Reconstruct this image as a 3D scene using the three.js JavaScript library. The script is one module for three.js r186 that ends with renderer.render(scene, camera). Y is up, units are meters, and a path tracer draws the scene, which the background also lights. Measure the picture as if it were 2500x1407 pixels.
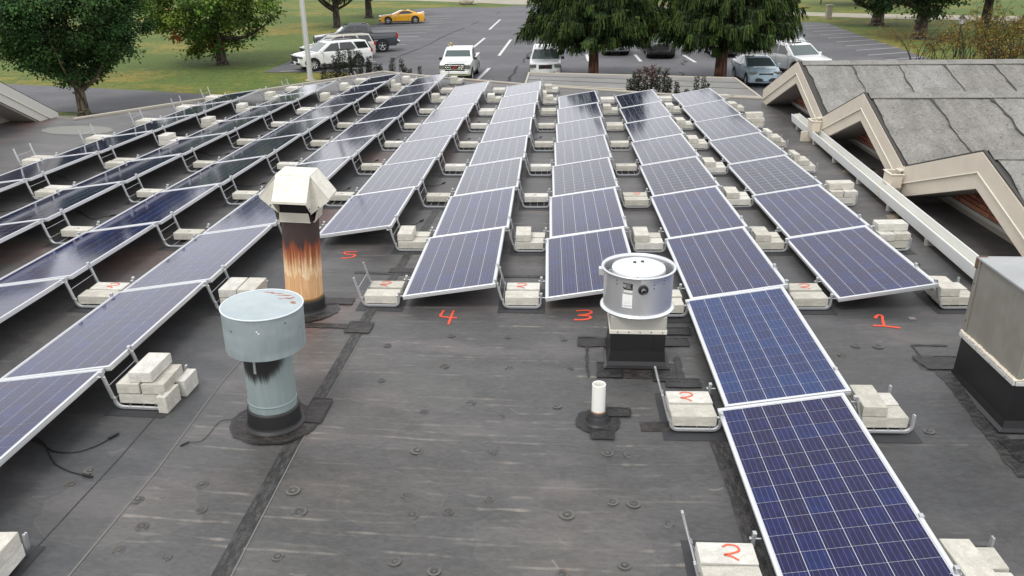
import * as THREE from 'three';
import { mergeGeometries, mergeVertices, toCreasedNormals } from 'three/addons/utils/BufferGeometryUtils.js';
import { RoundedBoxGeometry } from 'three/addons/geometries/RoundedBoxGeometry.js';

// ------------------------------------------------------------------ camera, sky, sun, exposure
const scene = new THREE.Scene();
const camera = new THREE.PerspectiveCamera(40.07, 2500 / 1407, 0.1, 3000);
camera.position.set(0, 3.3556, 0);
camera.rotation.set(-0.38543, 0.07278, -0.0152, 'YXZ');
scene.add(camera);
const renderer = new THREE.WebGLRenderer({ antialias: true });
renderer.toneMapping = THREE.LinearToneMapping;
renderer.toneMappingExposure = 1.2;
renderer.shadowMap.enabled = true;

function rng(seed) { let s = seed | 0; return () => { s = (s + 0x6d2b79f5) | 0; let t = Math.imul(s ^ (s >>> 15), 1 | s); t = (t + Math.imul(t ^ (t >>> 7), 61 | t)) ^ t; return ((t ^ (t >>> 14)) >>> 0) / 4294967296; }; }
const hash2 = (x, y) => { let h = Math.imul(x, 374761393) + Math.imul(y, 668265263) | 0; h = Math.imul(h ^ (h >>> 13), 1274126177); return ((h ^ (h >>> 16)) >>> 0) / 4294967296; };
function vnoise(x, y) { const xi = Math.floor(x), yi = Math.floor(y); let a = x - xi, b = y - yi; a = a * a * (3 - 2 * a); b = b * b * (3 - 2 * b); const p = hash2(xi, yi), q = hash2(xi + 1, yi), r = hash2(xi, yi + 1), s = hash2(xi + 1, yi + 1); return (p + (q - p) * a) * (1 - b) + (r + (s - r) * a) * b; }
function fbm(x, y, o = 4) { let v = 0, a = 0.5, t = 0; for (let i = 0; i < o; i++) { v += a * vnoise(x, y); t += a; a *= 0.5; x = x * 2.03 + 17.1; y = y * 2.03 + 5.7; } return v / t; }
const clamp = (v, a, b) => Math.min(b, Math.max(a, v)), lerp = (a, b, t) => a + (b - a) * t, smooth = (a, b, x) => { const t = clamp((x - a) / (b - a), 0, 1); return t * t * (3 - 2 * t); };
const V3 = (x, y, z) => new THREE.Vector3(x, y, z), V2 = (x, y) => new THREE.Vector2(x, y);

{ // an even overcast sky: brighter overhead, with large soft cloud banks
  const W = 512, H = 256, data = new Float32Array(W * H * 4);
  for (let j = 0; j < H; j++) for (let i = 0; i < W; i++) {
    const el = ((j + 0.5) / H - 0.5) * Math.PI, az = ((i + 0.5) / W - 0.5) * 2 * Math.PI, s = Math.sin(el), c = Math.cos(el);
    const dx = Math.cos(az) * c, dz = Math.sin(az) * c, k = 1 / (Math.max(s, 0) + 0.35);
    const n = fbm(dx * k * 1.4 + 40, dz * k * 1.4 + 40, 5), L = s > 0 ? (1.16 - 0.4 * s) * (0.66 + 0.68 * n) : 0.3;
    const o = (j * W + i) * 4; data[o] = L * 1.17; data[o + 1] = L * 1.18; data[o + 2] = L * 1.22; data[o + 3] = 1;
  }
  const t = new THREE.DataTexture(data, W, H, THREE.RGBAFormat, THREE.FloatType);
  t.mapping = THREE.EquirectangularReflectionMapping; t.magFilter = THREE.LinearFilter; t.needsUpdate = true;
  scene.background = t; scene.environment = t;
}
const sun = new THREE.DirectionalLight(new THREE.Color(1, 0.97, 0.92), 1.5);
sun.position.set(-18, 60, 14); sun.target.position.set(0, 0, -20); sun.castShadow = true; sun.shadow.radius = 34; sun.name = 'sun';
sun.shadow.mapSize.set(2048, 2048); Object.assign(sun.shadow.camera, { left: -60, right: 60, top: 80, bottom: -60, near: 1, far: 220 });
scene.add(sun, sun.target);

// ------------------------------------------------------------------ naming and building helpers
const taken = new Map();
const numbered = (n) => { const k = taken.get(n) ?? 0; taken.set(n, k + 1); return k ? n + '_' + String(k).padStart(3, '0') : n; };
function shade(o) { o.traverse((m) => { if (m.isMesh) { m.castShadow = true; m.receiveShadow = true; } }); return o; }
function mk(name, geo, mat, parent) { const m = new THREE.Mesh(Array.isArray(geo) ? merge(geo) : geo, mat); m.castShadow = m.receiveShadow = true; m.name = parent && parent !== scene ? name : numbered(name); (parent ?? scene).add(m); return m; }
function thing(name, label, category, pos = [0, 0, 0], turn = 0, group) { const g = new THREE.Group(); g.name = numbered(name); g.position.set(...pos); g.rotation.y = turn; g.userData = { label, category }; if (group) g.userData.group = group; scene.add(g); return g; }
function tag(o, label, category, group) { Object.assign(o.userData, { label, category }); if (group) o.userData.group = group; return o; }
function struct(o) { o.userData.kind = 'structure'; return o; }
function dup(o, label, pos, turn) { const c = o.clone(); c.name = numbered(o.name.replace(/_\d{3}$/, '')); c.userData = { ...o.userData, label }; c.position.set(...pos); if (turn !== undefined) c.rotation.y = turn; scene.add(c); return c; }
function merge(list) {
  const keep = ['position', 'normal', 'uv'], wantColor = list.some((g) => g.attributes.color);
  return mergeGeometries(list.map((g) => { g = g.index ? g.toNonIndexed() : g.clone(); for (const k of Object.keys(g.attributes)) if (!keep.includes(k) && !(wantColor && k === 'color')) g.deleteAttribute(k); if (!g.attributes.uv) g.setAttribute('uv', new THREE.BufferAttribute(new Float32Array(g.attributes.position.count * 2), 2)); return g; }));
}
const box = (w, h, d, x = 0, y = 0, z = 0) => new THREE.BoxGeometry(w, h, d).translate(x, y, z);
const rbox = (w, h, d, r, x = 0, y = 0, z = 0, s = 2) => new RoundedBoxGeometry(w, h, d, s, r).translate(x, y, z);
const cyl = (r1, r2, h, x = 0, y = 0, z = 0, n = 24) => new THREE.CylinderGeometry(r1, r2, h, n).translate(x, y, z);
function bar(a, b, r, n = 8, r2 = r) { const d = V3().subVectors(b, a), g = new THREE.CylinderGeometry(r2, r, d.length(), n); g.applyQuaternion(new THREE.Quaternion().setFromUnitVectors(V3(0, 1, 0), d.clone().normalize())); return g.translate((a.x + b.x) / 2, (a.y + b.y) / 2, (a.z + b.z) / 2); }
const tube = (pts, r, seg = 24, n = 8) => new THREE.TubeGeometry(new THREE.CatmullRomCurve3(pts), seg, r, n);
const lathe = (pts, n = 40) => new THREE.LatheGeometry(pts.map((p) => V2(p[0], p[1])), n);
const shape = (pts) => new THREE.Shape(pts.map((p) => V2(p[0], p[1])));
const extrude = (pts, depth, bevel = 0, steps = 1) => new THREE.ExtrudeGeometry(shape(pts), { depth, steps, bevelEnabled: bevel > 0, bevelThickness: bevel, bevelSize: bevel, bevelOffset: -bevel, bevelSegments: 2, curveSegments: 8 });
function quad(a, b, c, d) { const g = new THREE.BufferGeometry(); g.setAttribute('position', new THREE.Float32BufferAttribute([a, b, c, a, c, d].flatMap((v) => [v.x, v.y, v.z]), 3)); g.setAttribute('uv', new THREE.Float32BufferAttribute([0, 0, 1, 0, 1, 1, 0, 0, 1, 1, 0, 1], 2)); g.computeVertexNormals(); return g; }
const lin = (r, g, b) => new THREE.Color().setRGB(r, g, b);
const std = (c, roughness = 0.8, extra = {}) => new THREE.MeshStandardMaterial({ color: c, roughness, ...extra });
const phys = (c, roughness, extra = {}) => new THREE.MeshPhysicalMaterial({ color: c, roughness, ...extra });
function canvas(w, h) { const c = document.createElement('canvas'); c.width = w; c.height = h; return c; }
function tex(c, srgb = true, rep) { const t = new THREE.CanvasTexture(c); t.colorSpace = srgb ? THREE.SRGBColorSpace : THREE.NoColorSpace; t.wrapS = t.wrapT = rep ? THREE.RepeatWrapping : THREE.ClampToEdgeWrapping; t.magFilter = THREE.LinearFilter; return t; }
function painted(w, h, fn, srgb = true, rep = true) { const c = canvas(w, h), x = c.getContext('2d'), im = x.createImageData(w, h); for (let j = 0; j < h; j++) for (let i = 0; i < w; i++) { const p = fn(i, j), o = (j * w + i) * 4; im.data[o] = p[0]; im.data[o + 1] = p[1] ?? p[0]; im.data[o + 2] = p[2] ?? p[0]; im.data[o + 3] = 255; } x.putImageData(im, 0, 0); return tex(c, srgb, rep); }
// noise that tiles over n cells
const tn = (x, y, n) => { const xi = Math.floor(x), yi = Math.floor(y); let a = x - xi, b = y - yi; a = a * a * (3 - 2 * a); b = b * b * (3 - 2 * b); const m = (v) => ((v % n) + n) % n, p = hash2(m(xi), m(yi)), q = hash2(m(xi + 1), m(yi)), r = hash2(m(xi), m(yi + 1)), s = hash2(m(xi + 1), m(yi + 1)); return (p + (q - p) * a) * (1 - b) + (r + (s - r) * a) * b; };
const ORD = ['first', 'second', 'third', 'fourth', 'fifth', 'sixth', 'seventh', 'eighth', 'ninth', 'tenth', 'eleventh', 'twelfth'];
// ------------------------------------------------------------------ the flat roof
const SH = -0.0244, ROWP = 1.5, RX1 = 2.769, SZ0 = -21.4436, SL = 1.978, PW = 0.992, TILT = 0.15706, LOW = 0.15;
function roofY(x, z) { const a = x / 8, b = (z + 14) / 8, zk = z - SH * x - (SZ0 + 7 * SL), t = smooth(-4, 0.6, x); return 0.1294 * a * a - 0.0399 * a * b + 0.0068 * b * b - 0.0588 * t * Math.max(0, zk) * smooth(-0.2, 0.6, zk); }
const onRoof = (x, z, h = 0) => V3(x, roofY(x, z) + h, z);
const EDGE = [[-16, -18.35], [-12.1, -17.95], [-11.38, -17.66], [-6.41, -27.94], [-5.05, -27.02], [-1.61, -24.99], [-0.12, -24.08], [0.99, -23.45], [2.96, -22.3], [5.06, -21.36], [9, -19.2]];
function zFar(x) { for (let i = 1; i < EDGE.length; i++) if (x <= EDGE[i][0]) { const [a, b] = EDGE[i - 1], [c, d] = EDGE[i]; return b + (d - b) * (x - a) / (c - a); } return EDGE.at(-1)[1]; }
const flatRoof = new THREE.Group(); flatRoof.name = numbered('flat_roof'); struct(flatRoof); scene.add(flatRoof);

const NX0 = -4.5, NX1 = 4.5, NZ0 = -10.2, NZ1 = -3.0;             // the near part gets the finer texture
const streaks = []; { const r = rng(11); for (let z = -28; z < 0; z += 0.05 + r() * 0.1) { streaks.push({ z, off: r() * 100, k: r() < 0.35 ? 1 : 0.35 + 0.4 * r(), wob: r() * 9 }); } }
const scuffs = []; { const r = rng(5); for (let i = 0; i < 520; i++) scuffs.push({ x: -12 + 18 * r(), z: -2.5 - 24 * Math.pow(r(), 1.3), a: r() * 6.28, l: 0.03 + 0.16 * r() * r(), w: 0.008 + 0.02 * r(), t: r() < 0.72 ? 1 : -1, k: 0.2 + 0.5 * r() }); }
function roofColour(x, z) {
  const big = fbm(x * 0.45 + 3, z * 0.45 + 9, 3), mid = fbm(x * 2.1, z * 5.2, 4), grain = fbm(x * 26, z * 60, 2), fine = hash2(Math.floor(x * 190), Math.floor(z * 190));
  const strip = hash2(Math.floor((x + 20.93) / 1.03), 5) - 0.5, smear = smooth(0.5, 0.78, fbm(x * 1.3 + 60, z * 3.1 + 12, 5));
  let L = 0.073 + 0.01 * strip + 0.022 * smear + 0.034 * (big - 0.5) + 0.04 * (mid - 0.5) + 0.03 * (grain - 0.5) + 0.014 * (fine - 0.5);
  const newer = smooth(-2.93, -2.99, x + 0.02 * (vnoise(z * 2, 4) - 0.5)) * smooth(-4.1, -3.9, x) + smooth(1.2, 1.3, x) * smooth(-9.4, -9.0, z) * 0.8; L *= 1 - 0.2 * newer * (0.75 + 0.5 * big);
  let brown = clamp((fbm(x * 0.9 + 31, z * 1.7, 3) - 0.52) * 3, 0, 1) * 0.5;
  let R = L * (1.025 + 0.1 * brown + 0.06 * smear - 0.05 * newer), G = L * (1.0 + 0.02 * brown), B = L * (0.985 - 0.09 * brown + 0.05 * newer);
  const red = smooth(0.5, 0.72, fbm(x * 0.8 + 7, z * 0.55 + 3, 3)) * (smooth(-1.9, -2.6, x) * smooth(-4.6, -3.6, x) * smooth(-4.2, -5.2, z) * 0.7 + smooth(-0.5, -1.5, x) * smooth(-12, -8.5, z) * smooth(-7.7, -8.4, z) * 0.5) + smooth(-11, -12.6, x) * smooth(0.4, 0.62, fbm(x, z, 3)) * 1.5;
  R += red * 0.05; G += red * 0.004; B -= red * 0.004;
  return [R, G, B];
}
const toS = (v) => 255 * (v <= 0.0031308 ? 12.92 * v : 1.055 * Math.pow(Math.max(v, 0), 1 / 2.4) - 0.055);
function roofCanvas(x0, z0, x1, z1, ppm, bumpOnly) {
  const w = Math.round((x1 - x0) * ppm), h = Math.round((z1 - z0) * ppm), c = canvas(w, h), g = c.getContext('2d'), im = g.createImageData(w, h);
  for (let j = 0; j < h; j++) for (let i = 0; i < w; i++) {
    const x = x0 + (i + 0.5) / ppm, z = z0 + (j + 0.5) / ppm, o = (j * w + i) * 4;
    let p; if (bumpOnly) { const v = 110 + 60 * (fbm(x * 3, z * 9, 3) - 0.5) + 16 * (hash2(i, j) - 0.5); p = [v, v, v]; } else { const q = roofColour(x, z); p = [toS(q[0]), toS(q[1]), toS(q[2])]; }
    im.data[o] = p[0]; im.data[o + 1] = p[1]; im.data[o + 2] = p[2]; im.data[o + 3] = 255;
  }
  g.putImageData(im, 0, 0);
  const X = (x) => (x - x0) * ppm, Z = (z) => (z - z0) * ppm;
  for (const s of streaks) {                                      // chalky dirt caught along the membrane's ridges
    if (s.z < z0 - 1 || s.z > z1 + 1) continue;
    for (let x = Math.max(x0, -12); x < x1; x += 0.018) {
      const n = fbm(x * 1.6 + s.off, s.z * 3, 3), f = vnoise(x * 22 + s.off, s.z * 40), zone = x > -2.93 && x < 1.2 ? 1 : x > -4.1 && x < -2.93 ? 0.12 : 0.42, f2 = vnoise(x * 6.5 + s.off * 3, s.z * 11), a = smooth(0.38, 0.64, n) * s.k * zone * (0.2 + 0.8 * f) * smooth(0.15, 0.8, f2);
      if (a < 0.03) continue;
      const z = s.z - 0.042 * x + 0.015 * Math.sin(x * 0.8 + s.wob) + 0.016 * (vnoise(x * 7, s.off) - 0.5), th = Math.max(0.8, (0.01 + 0.03 * f2 * f) * ppm);
      g.fillStyle = bumpOnly ? `rgba(220,220,220,${a * 0.8})` : `rgba(176,166,150,${a * 0.36})`;
      g.fillRect(X(x), Z(z) - th / 2, 0.022 * ppm + 1, th);
    }
  }
  if (!bumpOnly) { const r = rng(64); for (let q = 0; q < 60; q++) { const px = -5 + 10 * r(), pz = -3 - 20 * r() * r(), R = 0.1 + 0.35 * r(), sd = r() * 99; g.beginPath(); for (let k = 0; k <= 40; k++) { const a = k / 40 * 6.2832, rr = R * (0.6 + 0.8 * fbm(Math.cos(a) * 1.4 + sd, Math.sin(a) * 1.4 + sd, 3)); g.lineTo(X(px + rr * 1.5 * Math.cos(a)), Z(pz + rr * Math.sin(a))); } g.fillStyle = `rgba(160,150,136,${0.03 + 0.05 * r()})`; g.fill(); g.strokeStyle = `rgba(176,166,150,${0.03 + 0.06 * r()})`; g.lineWidth = Math.max(0.6, 0.008 * ppm); g.stroke(); } }
  if (!bumpOnly) for (const s of scuffs) { g.strokeStyle = s.t > 0 ? `rgba(170,163,152,${s.k * 0.45})` : `rgba(22,22,24,${s.k * 0.6})`; g.lineWidth = Math.max(0.7, s.w * ppm * 0.6); g.lineCap = 'round'; g.beginPath(); g.moveTo(X(s.x), Z(s.z)); g.quadraticCurveTo(X(s.x + s.l * 0.6 * Math.cos(s.a)), Z(s.z + s.l * 0.5 * Math.sin(s.a) + 0.02), X(s.x + s.l * Math.cos(s.a)), Z(s.z + s.l * 0.5 * Math.sin(s.a))); g.stroke(); }
  const t = tex(c, !bumpOnly); t.flipY = false; return t;
}
function roofPatch(x0, x1, z0, z1, nx, nz, rect) {                // z0 may be the far edge line
  const pos = [], uv = [], idx = [];
  for (let i = 0; i <= nx; i++) for (let j = 0; j <= nz; j++) { const x = x0 + (x1 - x0) * i / nx, a = z0 === null ? zFar(x) : z0, z = a + (z1 - a) * j / nz; pos.push(x, roofY(x, z), z); uv.push((x - rect[0]) / (rect[2] - rect[0]), (z - rect[1]) / (rect[3] - rect[1])); }
  for (let i = 0; i < nx; i++) for (let j = 0; j < nz; j++) { const a = i * (nz + 1) + j, b = a + nz + 1; idx.push(a, a + 1, b, b, a + 1, b + 1); }
  const g = new THREE.BufferGeometry(); g.setAttribute('position', new THREE.Float32BufferAttribute(pos, 3)); g.setAttribute('uv', new THREE.Float32BufferAttribute(uv, 2)); g.setIndex(idx); g.computeVertexNormals(); return g;
}
{
  const far = [-16, -28.2, 9, 3], near = [NX0, NZ0, NX1, NZ1];
  const mNear = std(0xffffff, 0.5, { map: roofCanvas(...near, 226), bumpMap: roofCanvas(...near, 150, true), bumpScale: 0.006 });
  const mFar = std(0xffffff, 0.5, { map: roofCanvas(...far, 64) });
  mk('membrane', roofPatch(NX0, NX1, NZ0, NZ1, 60, 48, near), mNear, flatRoof);
  mk('membrane', [roofPatch(-16, -11.38, null, NZ0, 20, 24, far), roofPatch(-11.38, -6.41, null, NZ0, 24, 40, far), roofPatch(-6.41, NX0, null, NZ0, 12, 40, far), roofPatch(NX0, NX1, null, NZ0, 48, 40, far), roofPatch(NX1, 9, null, NZ0, 24, 40, far), roofPatch(-16, NX0, NZ0, NZ1, 46, 30, far), roofPatch(NX1, 9, NZ0, NZ1, 18, 30, far), roofPatch(-16, 9, NZ1, 3, 60, 20, far)], mFar, flatRoof);
}
// painted metal edge along the far sides, and the wall below it
const mTrim = std(lin(0.42, 0.385, 0.32), 0.55), mWallBrick = std(lin(0.2, 0.085, 0.055), 0.9);
function ribbonOnRoof(pts, width, lift) {                         // a flat strip that follows the roof
  const pos = [], idx = [], uv = [], P = [];
  for (let i = 0; i < pts.length - 1; i++) { const n = Math.max(1, Math.ceil(Math.hypot(pts[i + 1][0] - pts[i][0], pts[i + 1][1] - pts[i][1]) / 0.12)); for (let k = 0; k < n; k++) P.push([lerp(pts[i][0], pts[i + 1][0], k / n), lerp(pts[i][1], pts[i + 1][1], k / n), lerp(pts[i][2] ?? 1, pts[i + 1][2] ?? 1, k / n)]); } P.push([...pts.at(-1).slice(0, 2), pts.at(-1)[2] ?? 1]);
  let s = 0;
  P.forEach((p, i) => { const a = P[Math.max(0, i - 1)], b = P[Math.min(P.length - 1, i + 1)], dx = b[0] - a[0], dz = b[1] - a[1], l = Math.hypot(dx, dz) || 1; if (i) s += Math.hypot(p[0] - P[i - 1][0], p[1] - P[i - 1][1]); for (const k of [-1, 1]) { const w = width * p[2] / 2 * (1 + 0.06 * (vnoise(s * 9, k * 7 + pts[0][0]) - 0.5)); const x = p[0] - k * dz / l * w, z = p[1] + k * dx / l * w; pos.push(x, roofY(x, z) + lift, z); uv.push(s, (k + 1) / 2 * width); } if (i) { const q = 2 * i - 2; idx.push(q, q + 1, q + 2, q + 1, q + 3, q + 2); } });
  const g = new THREE.BufferGeometry(); g.setAttribute('position', new THREE.Float32BufferAttribute(pos, 3)); g.setAttribute('uv', new THREE.Float32BufferAttribute(uv, 2)); g.setIndex(idx); g.computeVertexNormals(); return g;
}
for (let i = 1; i < EDGE.length - 1; i++) {
  const [ax, az] = EDGE[i], [bx, bz] = EDGE[i + 1]; if (i === 1) continue;
  const a = onRoof(ax, az), b = onRoof(bx, bz), len = a.distanceTo(b), mid = a.clone().lerp(b, 0.5), ang = -Math.atan2(bz - az, bx - ax);
  const g = merge([rbox(len + 0.01, 0.05, 0.07, 0.012, 0, 0.02, 0), box(len, 0.16, 0.02, 0, -0.085, i === 2 ? 0.035 : -0.035)]);
  const m = mk('edge_trim', g, mTrim, flatRoof); m.position.copy(mid); m.rotation.y = ang; m.rotation.z = Math.atan2(b.y - a.y, Math.hypot(bx - ax, bz - az));
  const w = mk('wall', box(len, 3.2, 0.2, 0, -1.78, 0), mWallBrick, flatRoof); w.position.copy(mid); w.rotation.y = ang;
}
// irregular flashing patches and seam tapes
const mottle = painted(512, 512, (i, j) => { const v = 150 + 90 * (tn(i / 40, j / 22, 12) - 0.5) + 70 * (tn(i / 9, j / 6, 56) - 0.5) + 40 * (hash2(i, j) - 0.5); return [clamp(v, 0, 255)]; }); mottle.repeat.set(2, 2);
const mott = (r, g, b, ro) => std(lin(r, g, b), ro, { map: mottle, bumpMap: mottle, bumpScale: 0.004 });
const mPatch = mott(0.062, 0.061, 0.06, 0.5), mPatchOld = mott(0.088, 0.074, 0.068, 0.55), mTape = mott(0.105, 0.1, 0.097, 0.55), mTar = std(lin(0.012, 0.012, 0.013), 0.4), mChalk = std(lin(0.17, 0.165, 0.155), 0.9), mSlip = std(lin(0.03, 0.031, 0.034), 0.6);
function patchOnRoof(pts, lift, ragged = 0.02, seed = 1) {
  const r = rng(seed), P = [];
  pts.forEach((p, i) => { const q = pts[(i + 1) % pts.length], n = Math.max(1, Math.round(Math.hypot(q[0] - p[0], q[1] - p[1]) / 0.06)); for (let k = 0; k < n; k++) P.push([lerp(p[0], q[0], k / n) + (r() - 0.5) * ragged, lerp(p[1], q[1], k / n) + (r() - 0.5) * ragged]); });
  const g = new THREE.ShapeGeometry(shape(P.map(([x, z]) => [x, -z]))), a = g.attributes.position; for (let i = 0; i < a.count; i++) { const x = a.getX(i), z = -a.getY(i); a.setXYZ(i, x, roofY(x, z) + lift, z); } g.computeVertexNormals(); return g;
}
const rectP = (x0, z0, x1, z1) => [[x0, z0], [x1, z0], [x1, z1], [x0, z1]];
const discP = (x, z, rx, rz, n = 28) => Array.from({ length: n }, (_, i) => [x + rx * Math.cos(i / n * 6.2832), z + rz * Math.sin(i / n * 6.2832)]);
mk('seam_tape', ribbonOnRoof([[-2.07, -3.0], [-2.09, -5.0], [-2.05, -7.2], [-1.99, -9.1], [-1.93, -11.5]], 0.105, 0.004), mTape, flatRoof);
mk('seam_edge', ribbonOnRoof([[-2.0, -3.0], [-2.025, -5.0], [-1.99, -6.9]], 0.008, 0.005), mChalk, flatRoof);
mk('seam_edge', ribbonOnRoof([[-2.95, -3.0], [-2.93, -4.6], [-2.99, -5.9], [-2.97, -7.0]], 0.01, 0.004), mChalk, flatRoof);
mk('seam_edge', ribbonOnRoof([[-3.28, -3.0], [-3.27, -4.7], [-3.3, -6.0]], 0.006, 0.004), mPatchOld, flatRoof);
mk('seam_tape', ribbonOnRoof([[1.27, -3.0], [1.24, -4.8], [1.2, -5.4]], 0.11, 0.004), mTape, flatRoof);
mk('seam_tape', ribbonOnRoof([[0.62, -5.57], [1.5, -5.62]], 0.13, 0.004), mPatchOld, flatRoof);
mk('seam_tape', ribbonOnRoof([[-2.5, -8.62], [-1.95, -8.6], [-1.1, -8.58], [0.3, -8.6]], 0.07, 0.005), mTape, flatRoof);
mk('flashing_patch', patchOnRoof(rectP(-2.19, -7.22, -1.94, -6.98), 0.009, 0.02, 4), mPatchOld, flatRoof);
mk('flashing_patch', patchOnRoof(rectP(-2.1, -8.78, -1.7, -8.62), 0.009, 0.02, 41), mPatchOld, flatRoof);
mk('flashing_patch', patchOnRoof(rectP(-2.62, -7.16, -2.2, -7.06), 0.009, 0.015, 5), mPatchOld, flatRoof);
// grey vent, rusty flue, small pipe and fan surrounds
mk('flashing_patch', patchOnRoof(discP(-2.32, -5.33, 0.33, 0.32), 0.009, 0.022, 6), mPatchOld, flatRoof);
mk('flashing_patch', patchOnRoof(rectP(-2.12, -5.72, -1.95, -5.36), 0.013, 0.02, 7), mPatchOld, flatRoof);
mk('flashing_patch', patchOnRoof(discP(-2.76, -7.5, 0.36, 0.36), 0.009, 0.03, 8), mPatchOld, flatRoof);
mk('flashing_patch', patchOnRoof(rectP(-2.55, -7.82, -2.28, -7.64), 0.013, 0.02, 9), mPatchOld, flatRoof);
mk('flashing_patch', patchOnRoof(discP(0.28, -5.62, 0.17, 0.165), 0.009, 0.02, 10), mPatch, flatRoof);
mk('flashing_patch', patchOnRoof(rectP(0.36, -5.82, 0.55, -5.7), 0.013, 0.02, 12), mPatch, flatRoof);
mk('flashing_patch', patchOnRoof(rectP(0.22, -5.5, 0.4, -5.38), 0.013, 0.015, 13), mPatch, flatRoof);
for (const [i, r] of [[0, [0.13, -7.04, 0.44, -6.86]], [1, [0.88, -7.06, 1.2, -6.9]], [2, [0.86, -7.26, 1.24, -7.12]], [3, [0.3, -6.56, 0.52, -6.3]], [4, [0.8, -6.56, 1.02, -6.26]], [5, [0.9, -6.3, 1.2, -6.17]], [6, [1.02, -6.7, 1.07, -6.28]], [7, [0.2, -6.86, 0.225, -6.3]]].entries()) mk('flashing_patch', patchOnRoof(rectP(...r[1]), 0.008 + 0.002 * (i % 3), 0.025, 20 + i), mPatch, flatRoof);
mk('flashing_patch', patchOnRoof(rectP(0.5, -6.5, 0.82, -6.3), 0.004, 0.01, 33), mPatchOld, flatRoof);
// around the air handler
mk('flashing_patch', patchOnRoof([[3.2, -6.76], [3.62, -6.78], [3.62, -6.56], [3.27, -6.54]], 0.012, 0.02, 34), mPatch, flatRoof);
mk('flashing_patch', patchOnRoof(rectP(3.28, -6.98, 3.3, -6.76), 0.007, 0.01, 35), mPatch, flatRoof);
mk('flashing_patch', patchOnRoof(rectP(3.28, -7.0, 3.62, -6.975), 0.007, 0.01, 36), mPatch, flatRoof);
mk('flashing_patch', patchOnRoof([[3.32, -6.54], [3.47, -6.54], [3.47, -5.35], [3.62, -5.2], [5.2, -5.2], [5.2, -5.02], [3.3, -5.04]], 0.005, 0.03, 37), mTape, flatRoof);
mk('flashing_patch', patchOnRoof([[3.36, -5.5], [3.9, -5.5], [3.95, -5.28], [3.4, -5.22]], 0.011, 0.03, 38), mPatch, flatRoof);
mk('flashing_patch', patchOnRoof(rectP(3.47, -7.56, 3.53, -7.5), 0.005, 0.004, 39), std(lin(0.2, 0.17, 0.19), 0.8), flatRoof);
mk('flashing_patch', patchOnRoof(rectP(4.02, -9.15, 4.2, -9.05), 0.005, 0.02, 40), mPatch, flatRoof);
// black lap caulk around the flashings
for (const [i, [x, z, rx, rz]] of [[-2.32, -5.33, 0.33, 0.32], [-2.76, -7.5, 0.36, 0.36], [0.28, -5.62, 0.17, 0.165]].entries()) { const r = rng(300 + i), P = discP(x, z, rx, rz, 40).map(([a, b]) => [a + (r() - 0.5) * 0.02, b + (r() - 0.5) * 0.02, 0.5 + r()]); P.push(P[0]); mk('lap_caulk', ribbonOnRoof(P, 0.02, 0.0105), mTar, flatRoof); }
for (const [i, [x0, z0, x1, z1]] of [[0.13, -7.04, 0.44, -6.86], [0.88, -7.06, 1.2, -6.9], [0.86, -7.26, 1.24, -7.12], [0.3, -6.56, 0.52, -6.3], [0.8, -6.56, 1.02, -6.26], [0.9, -6.3, 1.2, -6.17], [3.22, -6.77, 3.6, -6.55], [-2.12, -5.72, -1.95, -5.36], [-2.19, -7.22, -1.94, -6.98], [0.36, -5.82, 0.55, -5.7], [0.22, -5.5, 0.4, -5.38]].entries()) { const r = rng(400 + i), j = () => (r() - 0.5) * 0.012, P = []; for (const [a, b, c, d] of [[x0, z0, x1, z0], [x1, z0, x1, z1], [x1, z1, x0, z1], [x0, z1, x0, z0]]) for (let k = 0; k < 4; k++) P.push([lerp(a, c, k / 4) + j(), lerp(b, d, k / 4) + j(), 0.5 + r()]); P.push(P[0]); mk('lap_caulk', ribbonOnRoof(P, 0.011, 0.0155), mTar, flatRoof); }
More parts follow.
